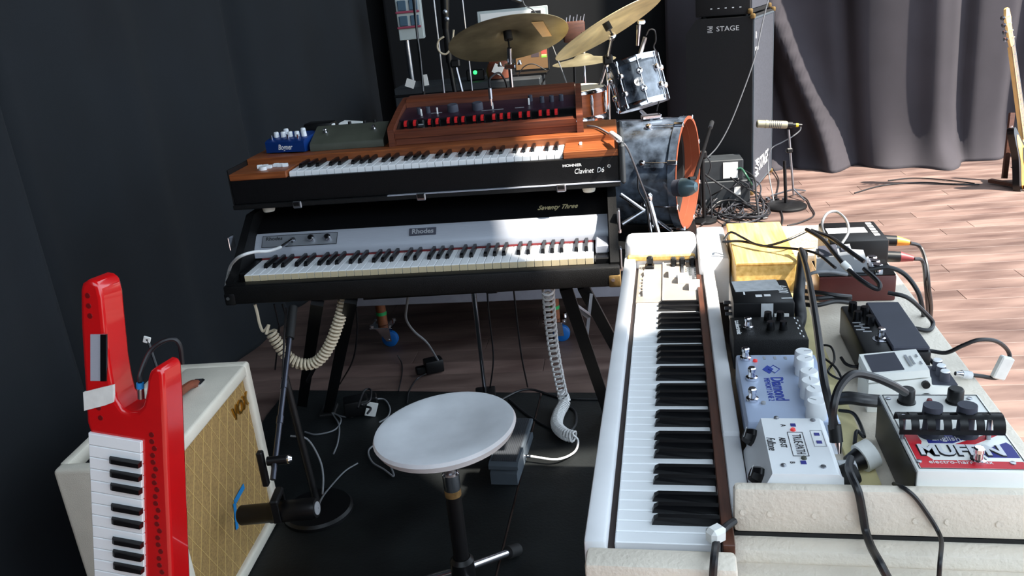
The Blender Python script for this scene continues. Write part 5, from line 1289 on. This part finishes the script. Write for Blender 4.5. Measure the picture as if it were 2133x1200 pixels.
for i in range(7): MB().lathe([(0, 0), (.016, .004), (.014, .022), (0, .026)], 10, M.Translation(((i % 4)*.045-.06, (i//4)*.05-.03, .002))).build('plug', 'chrome' if i % 2 else 'black_plastic', o)
cable('thin black cable running from the cabinet foot over the floor', zz((1606, 345, .02), (1622, 375, .01), (1618, 410, .01), (1630, 450, .008), (1628, 470, .008)), .004)
cable('black cable lying around the disc base', zz((1662, 405, .008), (1680, 415, .008), (1688, 430, .008), (1696, 448, .008), (1670, 462, .008), (1640, 470, .008)), .004)
cable('long thin black cable lying on the floor before the curtain', zz((1780, 402, .006), (1840, 386, .006), (1920, 380, .006), (1990, 384, .006), (2040, 384, .006)), .004)
cable('second thin cable lying on the floor before the curtain', zz((1850, 376, .006), (1900, 371, .006), (1960, 374, .006), (2030, 382, .006)), .004)

# ------------------------------------------------------------ bass guitar
gt, gb = at(2099, 18, 5.15), at(2150, 395, 4.98); ga = (gb-gt).normalized()
gn = V((.62, -.78, .12)); gx = gn.cross(ga).normalized()          # x = across, seen from the face
GM = frame(gt, gx, -ga); GI = GM.inverted()
gtr = thing('bass_guitar', 'sunburst bass guitar with maple headstock leaning on a stand', 'guitar', mtx=GM)
if (GM.to_3x3() @ V((0, 0, 1))).dot(gn) < 0: pass
hs = [(-.022, 0), (.0, .008), (.024, 0), (.034, -.05), (.026, -.10), (.030, -.17), (.022, -.215), (-.021, -.225), (-.030, -.19), (-.040, -.06)]
MB().prism(hs, -.014, 0).build('headstock', 'maple', gtr)
NL = -.80
MB().prism([(-.021, -.222), (.021, -.222), (.030, NL), (-.030, NL)], -.022, -.002).build('neck', 'maple', gtr)
fb = MB().prism([(-.021, -.222), (.021, -.222), (.031, NL+.02), (-.031, NL+.02)], -.002, .004).build('fretboard', 'fretboard', gtr)
for i in range(20):
    y = -.222 - (1-2**(-i/12.))*.86
    if y > NL+.02: MB().box((0, y, .0045), (.045, .002, .0016)).build('fret', 'steel', fb)
for i in range(4):
    x = -.037; y = -.045-.042*i
    k = MB().cyl((x+.012, y, -.007), (x-.03, y, -.007), .004, n=8).build('tuner', 'chrome', gtr)
    MB().lathe([(0, 0), (.014, .001), (.014, .004), (0, .006)], 12, M.Translation((x-.035, y, -.007)) @ M.Rotation(rad(90), 4, 'Y')).build('tuner_button', 'chrome', k)
    MB().cyl((-.012+i*.009, y, 0), (-.012+i*.009, y, .012), .004, n=8).build('string_post', 'chrome', gtr)
    MB().cyl((-.0135+i*.009, y, .008), (-.024+i*.016, -1.05, .012), .0011, n=5).build('string', 'steel', gtr)
bo2 = [(-.032, -.80), (-.06, -.76), (-.10, -.70), (-.125, -.69), (-.14, -.72), (-.135, -.79), (-.125, -.87), (-.145, -.97), (-.165, -1.05), (-.15, -1.13), (-.09, -1.17), (.0, -1.175), (.10, -1.15), (.165, -1.08), (.175, -1.0), (.145, -.92), (.125, -.85), (.13, -.80), (.115, -.765), (.085, -.775), (.05, -.80), (.032, -.805)]
bb_ = crom([(x, y, 0) for x, y in bo2+[bo2[0]]], 3)[:-1]
gbod = MB().prism([(p.x, p.y) for p in bb_], -.042, -.002).build('body', 'guitar_black', gtr)
c0_ = V((.0, -.97, 0)); MB().prism([((p.x-c0_.x)*.82+c0_.x, (p.y-c0_.y)*.82+c0_.y) for p in bb_], -.0025, -.0008).build('sunburst_face', 'sunburst', gtr)
MB().prism([(-.05, -.83), (.05, -.83), (.08, -.90), (.07, -1.0), (.04, -1.08), (.0, -1.02), (-.06, -.98), (-.07, -.89)], -.0009, .001).build('pickguard', 'guitar_black', gtr)
MB().span((-.04, -1.08, -.001), (.04, -1.04, .010), .002).build('bridge', 'chrome', gtr)
for x in (.03, .055): MB().lathe([(.010, 0), (.009, .014), (0, .014)], 14, M.Translation((x, -1.06-.4*(x-.03), .0))).build('knob', 'chrome', gtr)
MB().lathe([(.006, 0), (.008, .012), (0, .014)], 10, M.Translation((-.12, -.69, -.02)) @ M.Rotation(rad(-90), 4, 'X')).build('strap_button', 'chrome', gtr)
gs0 = GM @ V((0, -1.176, -.02)); gs0.z = 0
gst = thing('guitar_stand', 'low brown folding stand under the bass guitar', 'stand', loc=gs0)
gp0, gp1 = atz(2062, 376, .02), atz(2150, 392, .02)
MB().bar(gp0, gp1, .035, .02).build('foot_bar', 'wood_brown', gst, world=True)
MB().bar(at(2092, 372, gp0.y+.02), at(2108, 235, gp0.y+.10), .03, .02, up=(0, 1, 0)).build('upright', 'wood_brown', gst, world=True)
MB().bar(gp0+V((.3, .0, .0)), gp0+V((.38, .35, 0)), .035, .02).build('foot_bar', 'wood_brown', gst, world=True)
MB().bar(GM @ V((-.10, -1.16, -.05))+V((0, 0, -.03)), GM @ V((-.10, -1.16, .04))+V((0, 0, -.03)), .025, .02).build('cradle', 'rubber', gst, world=True)

# ------------------------------------------------------------ gear behind the synthesizer
RB = 4.75
cs = at(915, 178, RB)
ec = thing('equipment_case', 'long dark flight case behind the synthesizer', 'case', loc=(cs.x, RB, RZT), rotz=rad(-8))
hC = cs.z-RZT
MB().span((-.26, 0, .012), (.56, .34, hC), .006).build('body', 'grey_box', ec)
MB().span((-.262, -.004, hC-.05), (.562, .344, hC-.035), .003).build('edging', 'black_metal', ec)
for x in (-.22, .52):
    for y in (.05, .29): MB().cyl((x, y, 0), (x, y, .012), .02, n=10).build('foot', 'rubber', ec)
ct = cs.z
def on_case(px, py, Y=RB+.12): p = at(px, py, Y); p.z = ct+.0005; return p
lp = on_case(1112, 190, RB+.2)
la = thing('laptop', 'open laptop showing a brown recording screen behind the cymbals', 'laptop', loc=lp, rotz=rad(-10))
s_w = .20; 
MB().span((-s_w*.5, -.14, 0), (s_w*.5, .0, .012), .002).build('base', 'black_plastic', la)
sm = M.Translation((0, .005, .012)) @ M.Rotation(rad(-12), 4, 'X')
MB().box((0, .004, .075), (s_w, .008, .15), .002, mx=sm).build('screen_bezel', 'black_plastic', la)
sp_ = MB().box((0, -.0008, .077), (s_w-.016, .001, .134), mx=sm).build('screen', 'screen', la)
MB().box((0, -.0016, .138), (s_w-.02, .0008, .010), mx=sm).build('screen_bar', 'screen_light', la)
for i, (x, z, w_, h_, m_) in enumerate(((.072, .100, .03, .022, 'screen_red'), (.072, .083, .03, .008, 'screen_light'), (.072, .074, .03, .009, 'screen_green'), (.02, .10, .045, .05, 'screen_dark'), (-.03, .118, .03, .003, 'screen_light'), (-.03, .105, .02, .003, 'screen_light'), (-.03, .092, .02, .003, 'screen_light'))):
    MB().box((x, -.0016, z), (w_, .0008, h_), mx=sm).build('screen_element', m_, la)
bgp = on_case(1043, 190, RB+.05)
bagm = MB().lathe([(.0, 0), (.055, .004), (.062, .05), (.050, .085), (.03, .10), (0, .105)], 20, M.Translation(bgp) @ M.Diagonal((1.15, .7, 1, 1)))
ob = thing('orange_bag', 'small orange brown pouch with white tag behind the synthesizer', 'bag', loc=bgp)
bagm.build('pouch', 'orange_cloth', ob, world=True)
MB().tube(crom([bgp+V((-.05, 0, .07)), bgp+V((-.03, 0, .13)), bgp+V((.01, 0, .135)), bgp+V((.05, 0, .06))], 6), .006, 8).build('handle', 'leather', ob, world=True)
MB().box(bgp+V((-.005, -.052, .055)), (.055, .003, .05), .001, rot=M.Rotation(.5, 3, 'Y')).build('tag', 'tab_white', ob, world=True)
for i, (px, py, w_, h_, m_, lb_) in enumerate(((857, 194, .05, .045, 'tab_white', 'white label card leaning behind the synthesizer corner'), (886, 174, .035, .06, 'tab_white', 'upright white label card by the thin stands'))):
    p = on_case(px, py, RB+.02+.03*i); tag(MB().box(p+V((0, 0, h_/2)), (w_, .004, h_), .001, rot=M.Rotation(.4 if i == 0 else -.1, 3, 'Y')).build('label_card', m_), lb_, 'card')
p = on_case(992, 172, RB+.1)
o = thing('mixer_light', 'small black device with glowing green light beside the pouch', 'device', loc=p)
MB().box((0, 0, .03), (.10, .06, .06), .006).build('housing', 'black_plastic', o)
MB().lathe([(0, 0), (.011, .002), (.011, .008), (0, .012)], 12, M.Translation((0, -.03, .045)) @ M.Rotation(rad(90), 4, 'X')).build('light', 'led_green', o)
# organizer on pole
OY = 5.15
o0, o1 = at(818, -30, OY), at(884, 80, OY)
og = thing('drawer_organizer', 'white drawer organizer with pink trays on a metal pole', 'organizer', loc=(at(850, 80, OY).x, OY, RZT))
ox0, ox1, oz0, oz1 = o0.x, o1.x, o1.z, o0.z
def osp(a, b, m_, nm, bev=.003): MB().span(a, b, bev).build(nm, m_, og, world=True)
osp((ox0, OY, oz0), (ox1, OY+.12, oz1), 'org_white', 'housing')
for i in range(4):
    z = oz0+.065+i*.085
    osp((ox0-.004, OY-.018, z), (ox1-.01, OY, z+.012), 'org_pink' if i < 2 else 'print_grey', 'shelf')
    for x in (ox0+.012, ox0+(ox1-ox0)*.54): osp((x, OY-.008, z+.014), (x+(ox1-ox0)*.34, OY+.0, z+.07), 'org_blue', 'drawer')
text('CONDA', .05, 'slate', og, M.Translation(-V(og.location)) @ frame(V((ox0+.02, OY-.001, oz1-.045)), (1, 0, 0), (0, 0, 1)))
pb_ = at(847, 84, OY+.05)
MB().cyl(V((pb_.x+.01, OY+.05, RZT)), V((pb_.x, OY+.05, oz0)), .016, n=14).build('pole', 'steel', og, world=True)
# thin stands and boom at the back
def thin(label, a, b, r, m_, Y, z0=RZT, cat='stand', name='thin_stand'):
    p, q = at(*a, Y), at(*b, Y); o = thing(name, label, cat, loc=(q.x, q.y, q.z))
    if z0 is not None: q = V((q.x, q.y, z0))
    o.location = q; MW[o] = M.Translation(q)
    MB().cyl(p, q, r, n=10).build("pole", m_, o, world=True); return o
thin('thin dark stand pole beside the drawer organizer with twin cable', (860, -10), (880, 190), .007, 'black_metal', 4.6)
cable('pale cable running down the thin stand pole', [at(x, y, 4.59) for x, y in ((864, -10), (868, 60), (876, 120), (882, 190))], .003, 'cable_grey')
thin('slender steel rod between stand pole and boom', (902, -10), (924, 182), .006, 'steel', 4.65)
thin('short steel rod behind the ride cymbal', (962, -10), (972, 60), .005, 'steel', 4.7, name='thin_rod')
ob = thing('boom_microphone_stand', 'thick black boom stand with pale cable loop beside the ride cymbal', 'microphone stand', loc=on_case(948, 190, 4.55))
z_ = 4.5
MB().cyl(at(926, -15, z_), at(928, 60, z_), .026, .018, 14).build('boom_grip', 'black_metal', ob, world=True)
MB().cyl(at(928, 60, z_), at(936, 130, z_), .017, n=12).build('tube', 'black_metal', ob, world=True)
MB().cyl(at(936, 130, z_), at(948, 195, z_), .012, n=12).build('tube', 'black_metal', ob, world=True)
MB().cyl(at(950, 140, z_), at(965, 200, z_), .007, n=10).build('strut', 'steel', ob, world=True)
MB().box(at(948, 132, z_), (.05, .04, .04), .008).build('clutch', 'black_metal', ob, world=True)
for px, py in ((927, 25), (931, 40)): MB().lathe([(0, 0), (.012, .002), (.012, .008), (0, .012)], 10, M.Translation(at(px, py, z_-.02)) @ M.Rotation(rad(90), 4, 'X')).build('bolt', 'steel', ob, world=True)
cable('pale cable loop around the thick boom stand', [at(x, y, z_-.03) for x, y in ((925, 76), (914, 84), (911, 98), (918, 110), (930, 112), (940, 98), (943, 80), (945, 62))], .005, 'cable_cream')
# white framed panel behind the ride cymbal
wp0 = at(1068, 35, 5.6)
o = thing('wall_sign', 'long white framed strip fixed behind the ride cymbal', 'sign', loc=wp0, rotz=rad(-3))
MB().span((-.225, 0, -.05), (.225, .02, .05), .003).build('frame', 'org_white', o)
MB().span((-.205, -.003, -.038), (.205, .0, .034)).build('panel', 'tab_white', o)
MB().span((.12, -.005, -.01), (.18, -.002, .025)).build('printed_mark', 'print_black', o)
MB().cyl((0, .02, 0), (0, .95, 0), .012, n=8).build('bracket', 'black_metal', o)
sgm = thing('overhead_microphone', 'small overhead microphone above the ride cymbal', 'microphone', loc=at(1080, 0, 4.3))
MB().cyl(at(1066, -4, 4.3), at(1086, 3, 4.3), .010, n=12).build('body', 'steel', sgm, world=True)
MB().cyl(at(1086, 3, 4.3), at(1095, -60, 4.3), .006, n=8).build('arm', 'black_metal', sgm, world=True)
cable('thin grey cable falling from the overhead microphone', [at(x, y, 4.32) for x, y in ((1088, 0), (1094, 12), (1106, 18), (1118, 30), (1140, 70), (1160, 120), (1185, 185))], .003, 'cable_grey')
p = at(1195, 55, 5.2)
o = thing('stick_bag', 'brown stick bag with drumstick tips behind the crash cymbal', 'bag', loc=p)
MB().box((0, 0, -.03), (.13, .05, .12), .012, seg=2).build('bag', 'wood_brown', o)
for i in range(6): MB().cyl((-.05+i*.02, 0, 0), (-.05+i*.021+.01, .0, .055+.01*(i % 2)), .005, n=8).build('stick', 'steel', o)
thin('thin black pole holding the stick bag', (1195, 70), (1199, 300), .009, 'black_metal', 5.22, name='bag_pole')
cable('thin dark cable bows on the case before the laptop', [on_case(1080, 192)+V((0, -.05, .0)), on_case(1095, 192)+V((0, -.05, .05)), on_case(1115, 192)+V((0, -.05, .06)), on_case(1140, 192)+V((0, -.05, .02))], .003)
# jack plug hanging into the synthesizer panel
jp0, jp1 = at(1020, 184, 2.70), at(1024, 220, 2.70)
jack(jp0, jp1, 'silver jack plug upright in the synthesizer panel', 'steel', .006)
cable('dark cable rising from the synthesizer jack', [jp0, at(1019, 168, 2.78), at(1026, 158, 2.85), at(1040, 152, 2.95), at(1052, 168, 3.05), at(1058, 190, 3.1)], .0035)

flush_texts()
